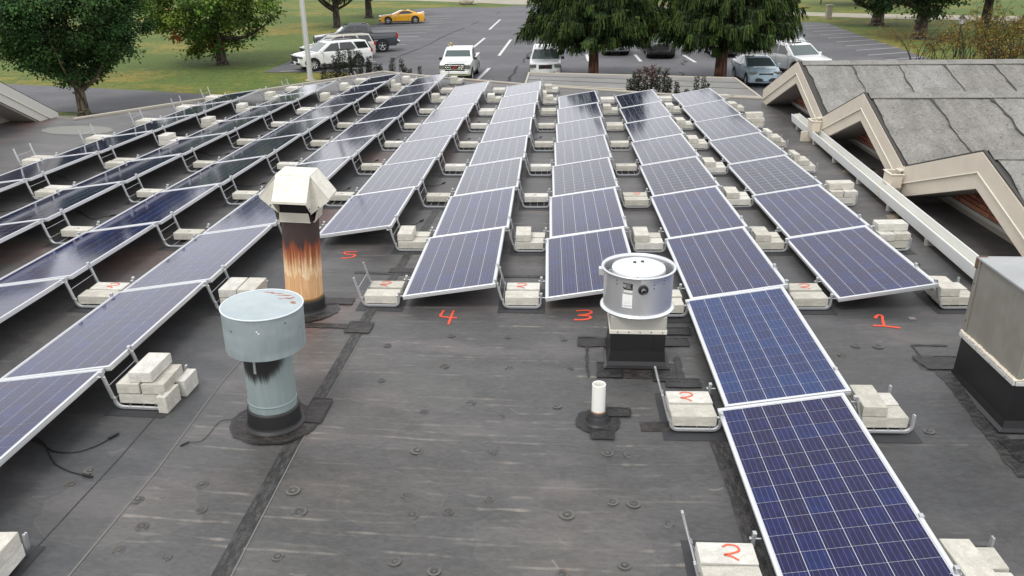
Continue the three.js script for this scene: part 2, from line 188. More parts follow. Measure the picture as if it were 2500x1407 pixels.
// screw plates telegraphing through the membrane
{
  const g = lathe([[0, 0.007], [0.012, 0.0065], [0.018, 0.003], [0.024, 0.0025], [0.03, 0.006], [0.036, 0.0065], [0.044, 0.001], [0.05, -0.002]], 16), r = rng(77);
  const mats = [0.07, 0.08, 0.062, 0.074].map((v) => std(lin(v, v * 0.98, v * 0.96), 0.55)), mDust = [std(lin(0.108, 0.104, 0.096), 0.95), std(lin(0.125, 0.118, 0.106), 0.95), std(lin(0.115, 0.094, 0.078), 0.95)], mDark = std(lin(0.06, 0.06, 0.06), 0.7);
  const spots = [[-0.79, -5.82], [-1.16, -5.63], [-0.52, -5.65], [-0.06, -5.83], [-1.12, -5.10], [-0.53, -5.16], [0.34, -5.21], [0.50, -5.20], [-1.90, -4.51], [-1.11, -4.57], [-0.52, -4.60], [-0.79, -4.44], [-1.03, -4.38], [-1.79, -4.30], [0.03, -4.49], [0.35, -4.65], [0.50, -4.64], [0.72, -4.45], [-1.06, -3.93], [-1.79, -3.87], [-0.80, -3.88], [-0.00, -3.94], [-2.55, -4.50], [-2.44, -4.23], [-2.90, -4.28], [-2.74, -4.02], [-2.46, -3.77], [-3.43, -4.38], [-3.39, -4.55], [-2.77, -3.79], [2.77, -6.97], [2.97, -6.96], [2.60, -6.79], [-1.1, -6.4], [-0.5, -6.42], [0.05, -6.45], [-1.62, -6.1], [-1.12, -7.0], [-0.55, -7.02], [-0.02, -7.0], [-1.7, -6.75], [2.9, -5.6], [2.4, -6.2], [-3.05, -6.5], [-2.75, -6.3], [-1.15, -3.4], [0.4, -4.05], [0.9, -3.9]];
  for (const [x, z] of spots) { const m = mk('screw_plate', g, mats[Math.floor(r() * 4)], flatRoof); m.position.copy(onRoof(x, z, 0)); const s = 0.68 + 0.34 * r(); m.scale.set(s, 1, s); const md = mDust[r() < 0.85 ? Math.floor(r() * 2) : 2], q = r(), ringAt = (a, b, st, ln, y, mm, nm) => mk(nm, new THREE.RingGeometry(a, b, 20, 1, st, ln).rotateX(-Math.PI / 2).translate(0, y, 0), mm, m); ringAt(0.037, 0.037 + 0.006 + 0.016 * r(), r() * 6, 1.5 + 4 * r(), 0.0078, md, 'dust_ring'); ringAt(0.019, 0.025, r() * 6, 3 + 3 * r(), 0.0078, mDark, 'plate_groove'); if (q < 0.6) ringAt(0.0, 0.008 + 0.01 * r(), 0, 6.28, 0.0088, md, 'dust_spot'); }
}
// spray-painted row numbers
const mSpray = std(lin(0.72, 0.085, 0.04), 0.75);
const DIGIT = {
  1: [[[0.12, 0.8], [0.22, 0.95], [0.36, 0.92], [0.45, 0.5], [0.5, 0.05]], [[0, 0.02], [0.5, 0.02], [1.1, -0.06]]],
  3: [[[0.1, 1], [0.6, 0.98], [0.85, 0.82], [0.65, 0.62], [0.3, 0.52], [0.7, 0.46], [0.85, 0.25], [0.6, 0.06], [0, 0]]],
  4: [[[0.15, 1], [0.05, 0.5], [0.9, 0.42]], [[0.75, 0.95], [0.5, -0.1]]],
  5: [[[1.05, 0.92], [0.3, 0.95], [0.15, 0.6], [0.65, 0.5], [0.8, 0.2], [0.5, 0.05], [0, 0.1]]],
  2: [[[0.1, 0.85], [0.4, 1], [0.85, 0.9], [0.9, 0.65], [0.5, 0.45], [0.1, 0.35], [0.45, 0.25], [0.75, 0.02]]],
};
const softened = (pts) => new THREE.CatmullRomCurve3(pts.map(([x, y]) => V3(x, y, 0))).getPoints(pts.length * 5).map((p) => [p.x, p.y]);
const ROWNUM = { 1: [[[3.135, -7.523], [3.169, -7.58], [3.202, -7.606], [3.221, -7.589], [3.195, -7.487], [3.166, -7.361]], [[3.059, -7.369], [3.165, -7.359], [3.31, -7.324]]], 5: [[[-2.647, -9.345], [-2.722, -9.332], [-2.792, -9.327], [-2.796, -9.263], [-2.738, -9.235], [-2.671, -9.235], [-2.643, -9.19], [-2.67, -9.13], [-2.729, -9.103], [-2.794, -9.098]]], 4: [[[-1.276, -7.565], [-1.283, -7.493], [-1.289, -7.419], [-1.222, -7.393], [-1.113, -7.383]], [[-1.172, -7.559], [-1.176, -7.395], [-1.181, -7.231]]], 3: [[[0.113, -7.613], [0.18, -7.631], [0.247, -7.629], [0.278, -7.591], [0.245, -7.545], [0.184, -7.516], [0.128, -7.505], [0.199, -7.503], [0.254, -7.484], [0.263, -7.453], [0.217, -7.416], [0.157, -7.403], [0.095, -7.402]]] };
for (const d of [1, 3, 4, 5]) mk('painted_number', merge(ROWNUM[d].map((k, i) => ribbonOnRoof(softened(k).map(([a, b], q) => [a, b, 0.8 + 0.4 * vnoise(q * 0.6, d + i)]), 0.028, 0.0045 + 0.0005 * i))), mSpray, flatRoof);
// dried leaf and grit piles by the gutter, a puddle of old water marks
mk('dirt_pile', [0, 1].map((k) => patchOnRoof(discP([5.0, 4.75][k], [-13.6, -10.9][k], 0.3, 0.22, 18), 0.006, 0.06, 60 + k)), std(lin(0.2, 0.17, 0.13), 0.95), flatRoof);
{ const r = rng(8), gs = []; for (let i = 0; i < 90; i++) { const k = i % 2, x = [5.06, 4.82][k] + (r() - 0.5) * 0.34, z = [-13.65, -10.95][k] + (r() - 0.5) * 0.2, g = box(0.05 + 0.05 * r(), 0.012, 0.012); g.rotateY(r() * 6); g.rotateZ((r() - 0.5) * 0.6); const p = onRoof(x, z, 0.01 + 0.02 * r()); gs.push(g.translate(p.x, p.y, p.z)); } const m = mk('leaf_litter', gs, std(lin(0.05, 0.04, 0.03), 0.95), flatRoof); m.userData.kind = 'stuff'; }
mk('water_mark', patchOnRoof(discP(-10.6, -16.5, 0.75, 0.5, 26), 0.006, 0.06, 70), std(lin(0.2, 0.2, 0.18), 0.85), flatRoof);
// ------------------------------------------------------------------ solar panels, trays, ballast blocks
const colr = (r) => ORD[r - 1];
function seamPoint(r, s, e) { const x = RX1 - (r - 1) * ROWP + e * PW * Math.cos(TILT), z = SZ0 + s * SL + SH * x; return V3(x, roofY(x, z) + LOW + e * PW * Math.sin(TILT), z); }
const mFrame = phys(lin(0.67, 0.68, 0.69), 0.34, { metalness: 0.55 }), mBack = phys(lin(0.56, 0.57, 0.6), 0.1, { ior: 1.4 }), mRail = phys(lin(0.66, 0.67, 0.68), 0.32, { metalness: 0.75 }), mZinc = phys(lin(0.55, 0.56, 0.57), 0.4, { metalness: 0.8 }), mBlackPlastic = std(lin(0.012, 0.012, 0.013), 0.45);
const PL = 1.966, PT = 0.04, LIP = 0.026, CU = (PW - 2 * LIP - 0.012) / 6, CV = (PL - 2 * LIP - 0.016) / 12;
// one polycrystalline cell: crystal flakes, four bus bars and fine fingers
const CELLTONE = [[14, 16, 62], [13, 20, 68], [17, 16, 60], [12, 25, 74], [19, 17, 57], [15, 15, 59]];
function cellPaint(g, x, y, w, h, tone, seed, n, bars) {
  g.fillStyle = `rgb(${tone})`; g.fillRect(x, y, w, h);
  const r = rng(seed);
  for (let i = 0; i < n; i++) { const k = (r() - 0.5) * 14, px = x + r() * w, py = y + r() * h, s = 0.06 * w + 0.16 * w * r(); g.fillStyle = `rgba(${tone[0] + k + 6},${tone[1] + k + 6},${tone[2] + 2.2 * k + 6},0.4)`; g.beginPath(); for (let a = 0; a < 5; a++) { const t = a * 1.257 + r(); g.lineTo(clamp(px + Math.cos(t) * s, x, x + w), clamp(py + Math.sin(t) * s, y, y + h)); } g.fill(); }
  g.fillStyle = 'rgb(118,120,140)'; for (let b = 0; b < 4; b++) { const t = Math.max(0.7, 0.011 * w) * bars; g.fillRect(x + w * (0.125 + 0.25 * b) - t / 2, y, t, h); }
}
const mCell = CELLTONE.map((tone, i) => { const c = canvas(128, 128); cellPaint(c.getContext('2d'), 0, 0, 128, 128, tone, 50 + i, 60, 1); return phys(0xffffff, 0.08, { map: tex(c), ior: 1.4 }); });
const mCellBlue = [[24, 40, 84], [21, 44, 90], [27, 38, 80]].map((tone, i) => { const c = canvas(128, 128); cellPaint(c.getContext('2d'), 0, 0, 128, 128, tone, 70 + i, 60, 1); return phys(0xffffff, 0.08, { map: tex(c), ior: 1.4 }); });
const mSheet = [0, 1, 2].map((k) => { const c = canvas(600, 1200), g = c.getContext('2d'), r = rng(200 + k); g.fillStyle = 'rgb(186,188,196)'; g.fillRect(0, 0, 600, 1200); for (let i = 0; i < 6; i++) for (let j = 0; j < 12; j++) cellPaint(g, i * 100 + 1.45, j * 100 + 1.45, 97.1, 97.1, CELLTONE[Math.floor(r() * 6)].map((v, q) => v * [0.85, 0.9, 0.72][q]), i * 31 + j * 7 + k, 14, 1); return phys(0xffffff, 0.08, { map: tex(c), ior: 1.4 }); });
const gFrame = (() => { const s = shape([[-PW / 2, -PL / 2], [PW / 2, -PL / 2], [PW / 2, PL / 2], [-PW / 2, PL / 2]]), h = new THREE.Path([[-1, -1], [-1, 1], [1, 1], [1, -1]].map(([a, b]) => V2(a * (PW / 2 - LIP), b * (PL / 2 - LIP)))); s.holes.push(h); const lip = new THREE.ExtrudeGeometry(s, { depth: 0.006, bevelEnabled: true, bevelThickness: 0.0015, bevelSize: 0.0015, bevelOffset: -0.0015, bevelSegments: 1 }).rotateX(-Math.PI / 2).translate(0, -0.006, 0); const side = []; for (const k of [-1, 1]) { side.push(box(0.004, PT - 0.008, PL, k * (PW / 2 - 0.004), -PT / 2 - 0.004, 0), box(PW - 0.012, PT - 0.008, 0.004, 0, -PT / 2 - 0.004, k * (PL / 2 - 0.004)), box(0.024, 0.003, PL - 0.02, k * (PW / 2 - 0.016), -PT + 0.0015, 0), box(0.003, 0.004, PL, k * (PW / 2 - 0.001), -0.019, 0), box(PW, 0.004, 0.003, 0, -0.019, k * (PL / 2 - 0.001))); } return merge([lip, ...side]); })();
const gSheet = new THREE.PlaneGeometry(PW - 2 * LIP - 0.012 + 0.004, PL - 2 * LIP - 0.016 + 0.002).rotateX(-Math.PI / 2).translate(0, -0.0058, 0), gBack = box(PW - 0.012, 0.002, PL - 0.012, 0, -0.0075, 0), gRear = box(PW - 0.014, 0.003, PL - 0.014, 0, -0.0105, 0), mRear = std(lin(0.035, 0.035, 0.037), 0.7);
const gCell = (() => { const g = box(CU - 0.0038, 0.0007, CV - 0.0025, 0, -0.0061, 0); return g; })();
const gJunction = rbox(0.11, 0.02, 0.11, 0.005, 0.3, -0.021, -0.75);
const ROWS = { 1: [0, 7], 2: [0, 9], 3: [0, 7], 4: [-1, 7], 5: [-1, 6], 6: [-2, 9], 7: [-2, 8], 8: [-1, 7], 9: [0, 6] };
{
  const r = rng(321);
  for (let row = 1; row <= 9; row++) for (let s = ROWS[row][0]; s < ROWS[row][1]; s++) {
    const a = seamPoint(row, s, 0), b = seamPoint(row, s, 1), c = seamPoint(row, s + 1, 0), d = seamPoint(row, s + 1, 1);
    const X = b.clone().sub(a).add(d).sub(c).normalize(), Zt = c.clone().sub(a).add(d).sub(b).normalize(), Y = Zt.clone().cross(X).normalize(), Z = X.clone().cross(Y);
    const far = s - ROWS[row][0];
    const p = thing('solar_panel', `${['blue', 'dark blue'][0]} framed solar panel, ${ORD[far]} from the far end of the ${colr(row)} row from right`, 'solar panel', [0, 0, 0], 0, 'solar panels in nine tilted rows');
    p.position.copy(a).add(b).add(c).add(d).multiplyScalar(0.25); p.quaternion.setFromRotationMatrix(new THREE.Matrix4().makeBasis(X, Y, Z));
    p.rotateX((r() - 0.5) * 0.008); p.rotateZ((r() - 0.5) * 0.008);
    mk('frame', gFrame, mFrame, p); mk('backsheet', gBack, mBack, p); mk('rear_skin', gRear, mRear, p); mk('junction_box', gJunction, mBlackPlastic, p);
    if (s >= 5 && row <= 7) for (let i = 0; i < 6; i++) for (let j = 0; j < 12; j++) { const m = mk('solar_cell', gCell, (row === 2 && s === 7) ? mCellBlue[Math.floor(r() * 3)] : mCell[Math.floor(Math.pow(r(), 1.2) * 6)], p); m.position.set((i - 2.5) * CU, 0, (j - 5.5) * CV); }
    else mk('cell_sheet', gSheet, mSheet[Math.floor(r() * 3)], p);
  }
}
// --- trays: two bent channel rails joined by wires
function sweep(pts, prof) {                                        // prof: closed outline in (across = z, out = normal in the xy plane)
  const n = pts.length, pos = [], idx = [], k = prof.length;
  pts.forEach((p, i) => { const a = pts[Math.max(0, i - 1)], b = pts[Math.min(n - 1, i + 1)], t = V2(b[0] - a[0], b[1] - a[1]).normalize(), nx = -t.y, ny = t.x; for (const [w, o] of prof) pos.push(p[0] + nx * o, p[1] + ny * o, w); });
  for (let i = 0; i < n - 1; i++) for (let j = 0; j < k; j++) { const a = i * k + j, b = i * k + (j + 1) % k; idx.push(a, b, a + k, b, b + k, a + k); }
  for (const [o, s] of [[0, 1], [(n - 1) * k, -1]]) for (let j = 1; j < k - 1; j++) s > 0 ? idx.push(o, o + j + 1, o + j) : idx.push(o, o + j, o + j + 1);
  const g = new THREE.BufferGeometry(); g.setAttribute('position', new THREE.Float32BufferAttribute(pos, 3)); g.setIndex(idx); return toCreasedNormals(g.toNonIndexed(), 0.6);
}
const railPath = (() => { const pts = [[0.016, 0.33], [0.045, 0.22], [0.078, 0.105]]; const arc = (cx, cy, r, a0, a1) => { for (let i = 0; i <= 5; i++) { const a = a0 + (a1 - a0) * i / 5; pts.push([cx + r * Math.cos(a), cy + r * Math.sin(a)]); } }; arc(0.155, 0.082, 0.065, Math.PI * 0.93, Math.PI * 1.5); arc(0.43, 0.072, 0.055, -Math.PI / 2, -0.05); pts.push([0.487, 0.168]); return pts; })();
const railProf = [[-0.014, 0.009], [-0.014, -0.008], [-0.006, -0.008], [-0.006, -0.004], [0.006, -0.004], [0.006, -0.008], [0.014, -0.008], [0.014, 0.009], [0.009, 0.009], [0.009, 0.003], [-0.009, 0.003], [-0.009, 0.009]];
const gRail = sweep(railPath, railProf);
const gClampTall = merge([rbox(0.03, 0.03, 0.034, 0.004, 0.012, 0.322, 0), cyl(0.006, 0.006, 0.04, 0, 0, 0, 8).rotateZ(Math.PI / 2).translate(0.0, 0.284, 0), cyl(0.011, 0.011, 0.01, 0, 0, 0, 6).rotateZ(Math.PI / 2).translate(0.038, 0.284, 0)]);
const gClampLow = merge([rbox(0.026, 0.028, 0.034, 0.004, 0.49, 0.165, 0), cyl(0.006, 0.006, 0.06, 0, 0, 0, 8).rotateZ(Math.PI / 2).translate(0.505, 0.128, 0), cyl(0.011, 0.011, 0.012, 0, 0, 0, 6).rotateZ(Math.PI / 2).translate(0.466, 0.13, 0)]);
const ZN = 0.14, ZF = -0.33;
const wire = (x, y) => bar(V3(x, y, ZF), V3(x, y, ZN), 0.0035, 6);
const gWires = [wire(0.05, 0.2), wire(0.088, 0.085), wire(0.2, 0.03), wire(0.31, 0.03), wire(0.41, 0.03)];
// --- concrete blocks
const mBlock = [0, 1, 2].map((k) => { const t = painted(256, 256, (i, j) => { const n = tn(i / 4, j / 4, 64), m = tn(i / 32, j / 32, 8), f = hash2(i * 3 + k, j), pit = f > 0.955 ? -46 : 0; const v = 200 + 26 * (n - 0.5) + 20 * (m - 0.5) + 34 * (hash2(i, j + 900 * k) - 0.5) + pit; return [v, v - 2, v - 10]; }); t.repeat.set(1, 1); return std([0xffffff, 0xf6f4f0, 0xe9e7e2][k], 0.93, { map: t }); });
const gBlock = [0, 1, 2, 3].map((k) => { const g = new RoundedBoxGeometry(0.36, 0.09, 0.19, 1, 0.005), a = g.attributes.position; for (let i = 0; i < a.count; i++) { const x = a.getX(i), y = a.getY(i), z = a.getZ(i), n = (s) => (hash2(Math.round(x * 100) + s + 31 * k, Math.round(z * 100) + 7 * Math.round(y * 100)) - 0.5) * 0.006; a.setXYZ(i, x + n(1), y + n(2) * 0.6, z + n(3)); } g.computeVertexNormals(); return g; });
const mHole = std(lin(0.1, 0.095, 0.085), 0.95), gHole = new THREE.CylinderGeometry(0.012, 0.012, 0.002, 10).scale(1.5, 1, 1);
const mSpray2 = std(lin(0.66, 0.12, 0.06), 0.8);
const gTwo = (() => { const pts = softened(DIGIT[2][0]).map(([x, y]) => [(x - 0.5) * 0.125, (y - 0.5) * 0.145]); const pos = [], idx = []; pts.forEach((p, i) => { const a = pts[Math.max(0, i - 1)], b = pts[Math.min(pts.length - 1, i + 1)], dx = b[0] - a[0], dy = b[1] - a[1], l = Math.hypot(dx, dy); for (const k of [-1, 1]) pos.push(p[0] - k * dy / l * 0.008, 0.0475, -(p[1] + k * dx / l * 0.008)); if (i) { const q = 2 * i - 2; idx.push(q, q + 2, q + 1, q + 1, q + 2, q + 3); } }); const g = new THREE.BufferGeometry(); g.setAttribute('position', new THREE.Float32BufferAttribute(pos, 3)); g.setIndex(idx); g.computeVertexNormals(); return g; })();
// layouts: [word, x, layer height, z, turn (1 = lying along the row), tipped]
const B0 = 0.082, B1 = 0.176, B2 = 0.27;
const LAYOUT = {
  A: [['single', 0.29, B0, -0.16, 0]],
  B: [['front', 0.285, B0, 0.03, 0], ['rear', 0.295, B0, -0.2, 0]],
  C: [['front', 0.285, B0, 0.03, 0], ['rear', 0.295, B0, -0.2, 0], ['top', 0.2, B1, -0.07, 1]],
  C2: [['front', 0.285, B0, 0.03, 0], ['rear', 0.295, B0, -0.2, 0], ['top', 0.27, B1, -0.05, 1], ['upright', 0.145, B1 + 0.05, -0.1, 1, 1]],
  D: [['front', 0.3, B0, 0.03, 0], ['rear', 0.3, B0, -0.2, 0], ['left middle', 0.205, B1, -0.06, 1], ['right middle', 0.4, B1, -0.06, 1], ['top', 0.3, B2, -0.08, 0]],
  E: [['lower front', 0.285, B0, 0.02, 0], ['lower rear', 0.29, B0, -0.2, 0], ['left middle', 0.205, B1, -0.07, 1], ['right middle', 0.4, B1, -0.07, 1], ['top', 0.31, B2, -0.09, 1], ['front edge standing', 0.505, 0.075, 0.07, 1, 1, 0.62], ['rear edge standing', 0.535, 0.075, -0.2, 1, 1, 0.62]],
  E2: [['lower left', 0.2, B0, -0.1, 1], ['lower right', 0.4, B0, -0.1, 1], ['upper left', 0.2, B1, -0.1, 1], ['upper right', 0.4, B1, -0.1, 1]],
};
const GAPS = {
  0: 'A C D C2 C2 D D C', 1: 'B C C C C C C B2 C3 C', 2: 'B C B A A B2 C B B2 B2', 3: [-1, 'C C2 B A A A A C B2'], 4: [-1, 'B C B A A A A C B2'],
  5: [-2, 'C B C A A A A A A E2 E E2'], 6: [-2, 'C C2 B A A A A A A B2'], 7: [-2, 'B C C B A A A A A'], 8: [-1, 'B C C C C B B'], 9: 'B B B B B',
};
{
  const r = rng(99);
  for (const [gk, def] of Object.entries(GAPS)) {
    const gap = +gk, [s0, list] = Array.isArray(def) ? def : [0, def];
    list.split(' ').forEach((kind, i) => {
      const s = s0 + i, hasL = gap < 9 && s >= ROWS[gap + 1][0] && s <= ROWS[gap + 1][1], hasR = gap > 0 && s >= ROWS[gap][0] && s <= ROWS[gap][1];
      const near = (gap > 0 ? s === ROWS[gap][1] : false) || (gap < 9 && s === ROWS[gap + 1][1] && !hasR) || (gap === 0 && s === 7), end = (gap > 0 ? s === ROWS[gap][0] : false) || (gap < 9 && s === ROWS[gap + 1][0] && !hasR);
      const x0 = RX1 - gap * ROWP + PW * Math.cos(TILT) + 0.004, zc = SZ0 + s * SL + SH * (x0 + 0.25) + (near ? -0.2 : end ? 0.3 : 0) + (gap === 5 && s === 9 ? 0.42 : 0) + (r() - 0.5) * 0.02;
      const yL = roofY(x0, zc), yR = roofY(x0 + 0.5, zc), where = gap === 0 ? 'right of the first panel row' : gap === 9 ? 'left of the ninth panel row' : `between ${ORD[gap - 1]} and ${ORD[gap]} rows from right`;
      const t = thing('ballast_tray', `silver ${ORD[i]} ballast tray from the far end ${where}`, 'ballast tray', [x0, yL + 0.004, zc], 0.0244, 'ballast trays carrying the panels');
      t.rotation.z = Math.atan2(yR - yL, 0.5);
      for (const z of [ZN, ZF]) { const m = mk('rail', gRail, mRail, t); m.position.z = z; if (hasL) mk('clamp', gClampTall, mZinc, t).position.z = z; if (hasR) mk('clamp', gClampLow, mZinc, t).position.z = z; }
      for (const g of gWires) mk('cross_wire', g, mZinc, t);
      if (r() < 0.8 || s > 5) { const sl = mk('slip_sheet', patchOnRoof([[x0 + 0.03, zc + ZF - 0.1], [x0 + 0.52, zc + ZF - 0.1], [x0 + 0.54, zc + ZN + 0.1], [x0 + 0.04, zc + ZN + 0.11]], 0.0035, 0.004, i + gap * 20), mSlip, flatRoof); }
      const code = kind === 'B2' ? 'B' : kind === 'C3' ? 'C' : kind;
      t.updateMatrixWorld(true);
      for (const [word, bx, by, bz, turned, tipped, cut] of LAYOUT[code]) {
        const n = code === 'A' ? 'single' : word, lab = gap === 0 || gap === 9 ? `${n} concrete block on ${ORD[i]} far tray ${where}` : `${n} concrete block, ${ORD[i]} far tray ${where}`;
        const b = mk('concrete_block', gBlock[Math.floor(r() * 4)], mBlock[Math.floor(r() * 3)]); tag(b, lab, 'concrete block', 'concrete ballast blocks on the trays');
        const p = V3(bx + (r() - 0.5) * 0.012, by - 0.002, bz + (r() - 0.5) * 0.02).applyMatrix4(t.matrixWorld); b.position.copy(p); b.rotation.set(0, 0.0244 + (turned ? Math.PI / 2 : 0) + (r() - 0.5) * (turned ? 0.1 : 0.04), 0); if (!turned) b.rotation.z = t.rotation.z;
        if (tipped) b.rotateX(Math.PI / 2); if (cut) b.scale.set(cut, 0.9, 0.78);
        if (code === 'A' && r() < 0.8) { const h = mk('drill_hole', gHole, mHole, b); h.position.set((r() - 0.5) * 0.05, 0.0455, 0); }
        if ((kind === 'B2' || kind === 'C3') && word === 'rear') mk('painted_number', gTwo, mSpray2, b).position.x = [-0.02, 0.03][i % 2];
      }
    });
  }
}
// ------------------------------------------------------------------ vents, fan, pipe and air handler
const at3 = (x, z, h = 0) => [x, roofY(x, z) + h, z];
const mWhiteMetal = (() => { const t = painted(256, 256, (i, j) => { const n = tn(i / 24, j / 24, 11), s = tn(i / 5, j / 40, 51), f = hash2(i, j); const v = 212 + 18 * (n - 0.5) + 8 * (s - 0.5) + 5 * (f - 0.5), k = tn(i / 12 + 3, j / 18, 22) > 0.83 ? 0.5 : 0; return [v - 8 * k, v - 4 - 14 * k, v - 16 - 30 * k]; }); return std(0xffffff, 0.5, { map: t }); })();
const mSoot = std(lin(0.02, 0.018, 0.016), 0.9), mRubber = std(lin(0.014, 0.014, 0.015), 0.5);
{ // rusty flue: burnt at the top, rust runs below, peeling tan paint at the foot
  const W = 512, H = 1024, c = canvas(W, H), g = c.getContext('2d'), im = g.createImageData(W, H);
  for (let j = 0; j < H; j++) for (let i = 0; i < W; i++) {
    const a = i / W * 6.2832, cx = Math.cos(a) * 2.4, cz = Math.sin(a) * 2.4, v = j / H, n1 = fbm(cx * 2.2 + 20, cz * 2.2 + 20, 4), n2 = fbm(cx * 7 + 3, cz * 7 + v * 1.2, 4), st = fbm(cx * 11 + 9, cz * 11 + v * 2.2, 4), gr = hash2(i, j) - 0.5;
    const burnt = smooth(0.05, -0.05, v - (0.3 + 0.2 * (n1 - 0.4) + 0.04 * (st - 0.5))), deep = smooth(0.2, -0.12, v - (0.42 + 0.34 * (n2 - 0.45))), run = smooth(0.26, -0.2, v - (0.5 + 0.5 * (st - 0.5)));
    let R = 226, G = 198, B = 156; const k = st - 0.5; R += 34 * k; G += 40 * k; B += 44 * k; const pale = smooth(0.6, 0.7, fbm(cx * 3 + 50, cz * 3 + v * 2.5, 3)); R += 12 * pale; G += 16 * pale; B += 22 * pale;
    const peel = smooth(0.0, 0.03, v - (0.66 + 0.22 * (fbm(cx * 3.2 + 7, cz * 3.2, 3) - 0.5))); R -= 16 * peel; G -= 34 * peel; B -= 40 * peel;
    R = lerp(R, 178, run * 0.34); G = lerp(G, 122, run * 0.34); B = lerp(B, 72, run * 0.34); const blot = smooth(0.55, 0.75, fbm(cx * 9 + 4, cz * 9 + v * 26, 3)) * smooth(0.85, 0.35, v); R = lerp(R, 150, blot * 0.5); G = lerp(G, 84, blot * 0.5); B = lerp(B, 44, blot * 0.5);
    R = lerp(R, 122, deep * 0.9); G = lerp(G, 50, deep * 0.9); B = lerp(B, 24, deep * 0.9);
    R = lerp(R, 60, burnt); G = lerp(G, 46, burnt); B = lerp(B, 44, burnt);
    const foot = smooth(0.955, 0.985, v + 0.03 * (n2 - 0.5)); R = lerp(R, 150, foot * 0.7); G = lerp(G, 96, foot * 0.7); B = lerp(B, 40, foot * 0.7);
    const o = (j * W + i) * 4; im.data[o] = R + 10 * gr; im.data[o + 1] = G + 9 * gr; im.data[o + 2] = B + 8 * gr; im.data[o + 3] = 255;
  }
  g.putImageData(im, 0, 0);
  const t = thing('flue_pipe', 'rusty orange flue pipe with a white four-sided rain cap', 'flue', at3(-2.75, -7.52)); t.rotation.z = -0.058;
  mk('boot', lathe([[0.235, 0.008], [0.222, 0.02], [0.21, 0.03], [0.207, 0.07], [0.21, 0.075], [0.206, 0.09], [0.206, 0.14], [0.2, 0.155], [0.19, 0.157]], 40), mRubber, t);
  mk('pipe', new THREE.CylinderGeometry(0.187, 0.19, 0.92, 48, 1, true).translate(0, 0.6, 0).rotateY(2.3), std(0xffffff, 0.75, { map: tex(c, true, true), side: THREE.DoubleSide }), t);
  mk('clamp_band', lathe([[0.187, 0.162], [0.197, 0.165], [0.197, 0.185], [0.188, 0.188]], 40), std(lin(0.28, 0.17, 0.06), 0.8), t);
  mk('inner_lining', new THREE.CylinderGeometry(0.18, 0.18, 0.22, 32, 1, true).translate(0, 0.97, 0), std(lin(0.02, 0.017, 0.015), 0.9, { side: THREE.DoubleSide }), t);
  const cap = new THREE.Group(); cap.name = 'rain_cap'; cap.position.y = 0.07; cap.scale.setScalar(0.93); t.add(cap); cap.rotation.y = 0.05;
  const a = 0.178, R = 0.365, yT = 1.52, yM = 1.29, yB = 1.1, th = 0.006;
  mk('top_plate', rbox(2 * a + 0.01, 0.014, 2 * a + 0.01, 0.004, 0, yT, 0), mWhiteMetal, cap);
  for (let k = 0; k < 4; k++) {
    const q = new THREE.Group(); q.name = 'hood'; q.rotation.y = k * Math.PI / 2; cap.add(q);
    const L = Math.hypot(R - a, yT - yM), pl = rbox(2 * a + 0.006, 0.008, L + 0.012, 0.003, 0, 0, 0).rotateX(Math.atan2(yT - yM, R - a)).translate(0, (yT + yM) / 2, (R + a) / 2);
    mk('hood', merge([pl, rbox(2 * a + 0.006, 0.03, 0.008, 0.003, 0, yM - 0.012, R)]), mWhiteMetal, cap).rotation.y = k * Math.PI / 2; cap.remove(q);
    for (const s of [-1, 1]) { const cheek = extrude([[a - 0.012, yT - 0.002], [R, yM], [R - 0.004, yM - 0.035], [a - 0.012, yB]], th).translate(0, 0, -th / 2).rotateY(-Math.PI / 2).translate(s * (a - 0.006), 0, 0); const m = mk('cheek_plate', cheek, mWhiteMetal, cap); m.rotation.y = k * Math.PI / 2; const bolt = mk('bolt', new THREE.SphereGeometry(0.009, 8, 6).scale(0.6, 1, 1).translate(s * (a - 0.001), yM - 0.1, R - 0.11), std(lin(0.12, 0.06, 0.03), 0.8), cap); bolt.rotation.y = k * Math.PI / 2; }
    const lip = mk('deflector', merge([quad(V3(-0.165, 1.02, 0.2), V3(0.165, 1.02, 0.2), V3(0.155, 1.13, 0.225), V3(-0.155, 1.13, 0.225)), box(0.33, 0.006, 0.02, 0, 1.02, 0.195), box(0.005, 0.11, 0.004, 0, 1.075, 0.216)]), std(lin(0.55, 0.52, 0.44), 0.6, { side: THREE.DoubleSide }), cap); lip.rotation.y = k * Math.PI / 2;
  }
  mk('core', box(0.34, 0.34, 0.34, 0, 1.29, 0), mSoot, cap);
}
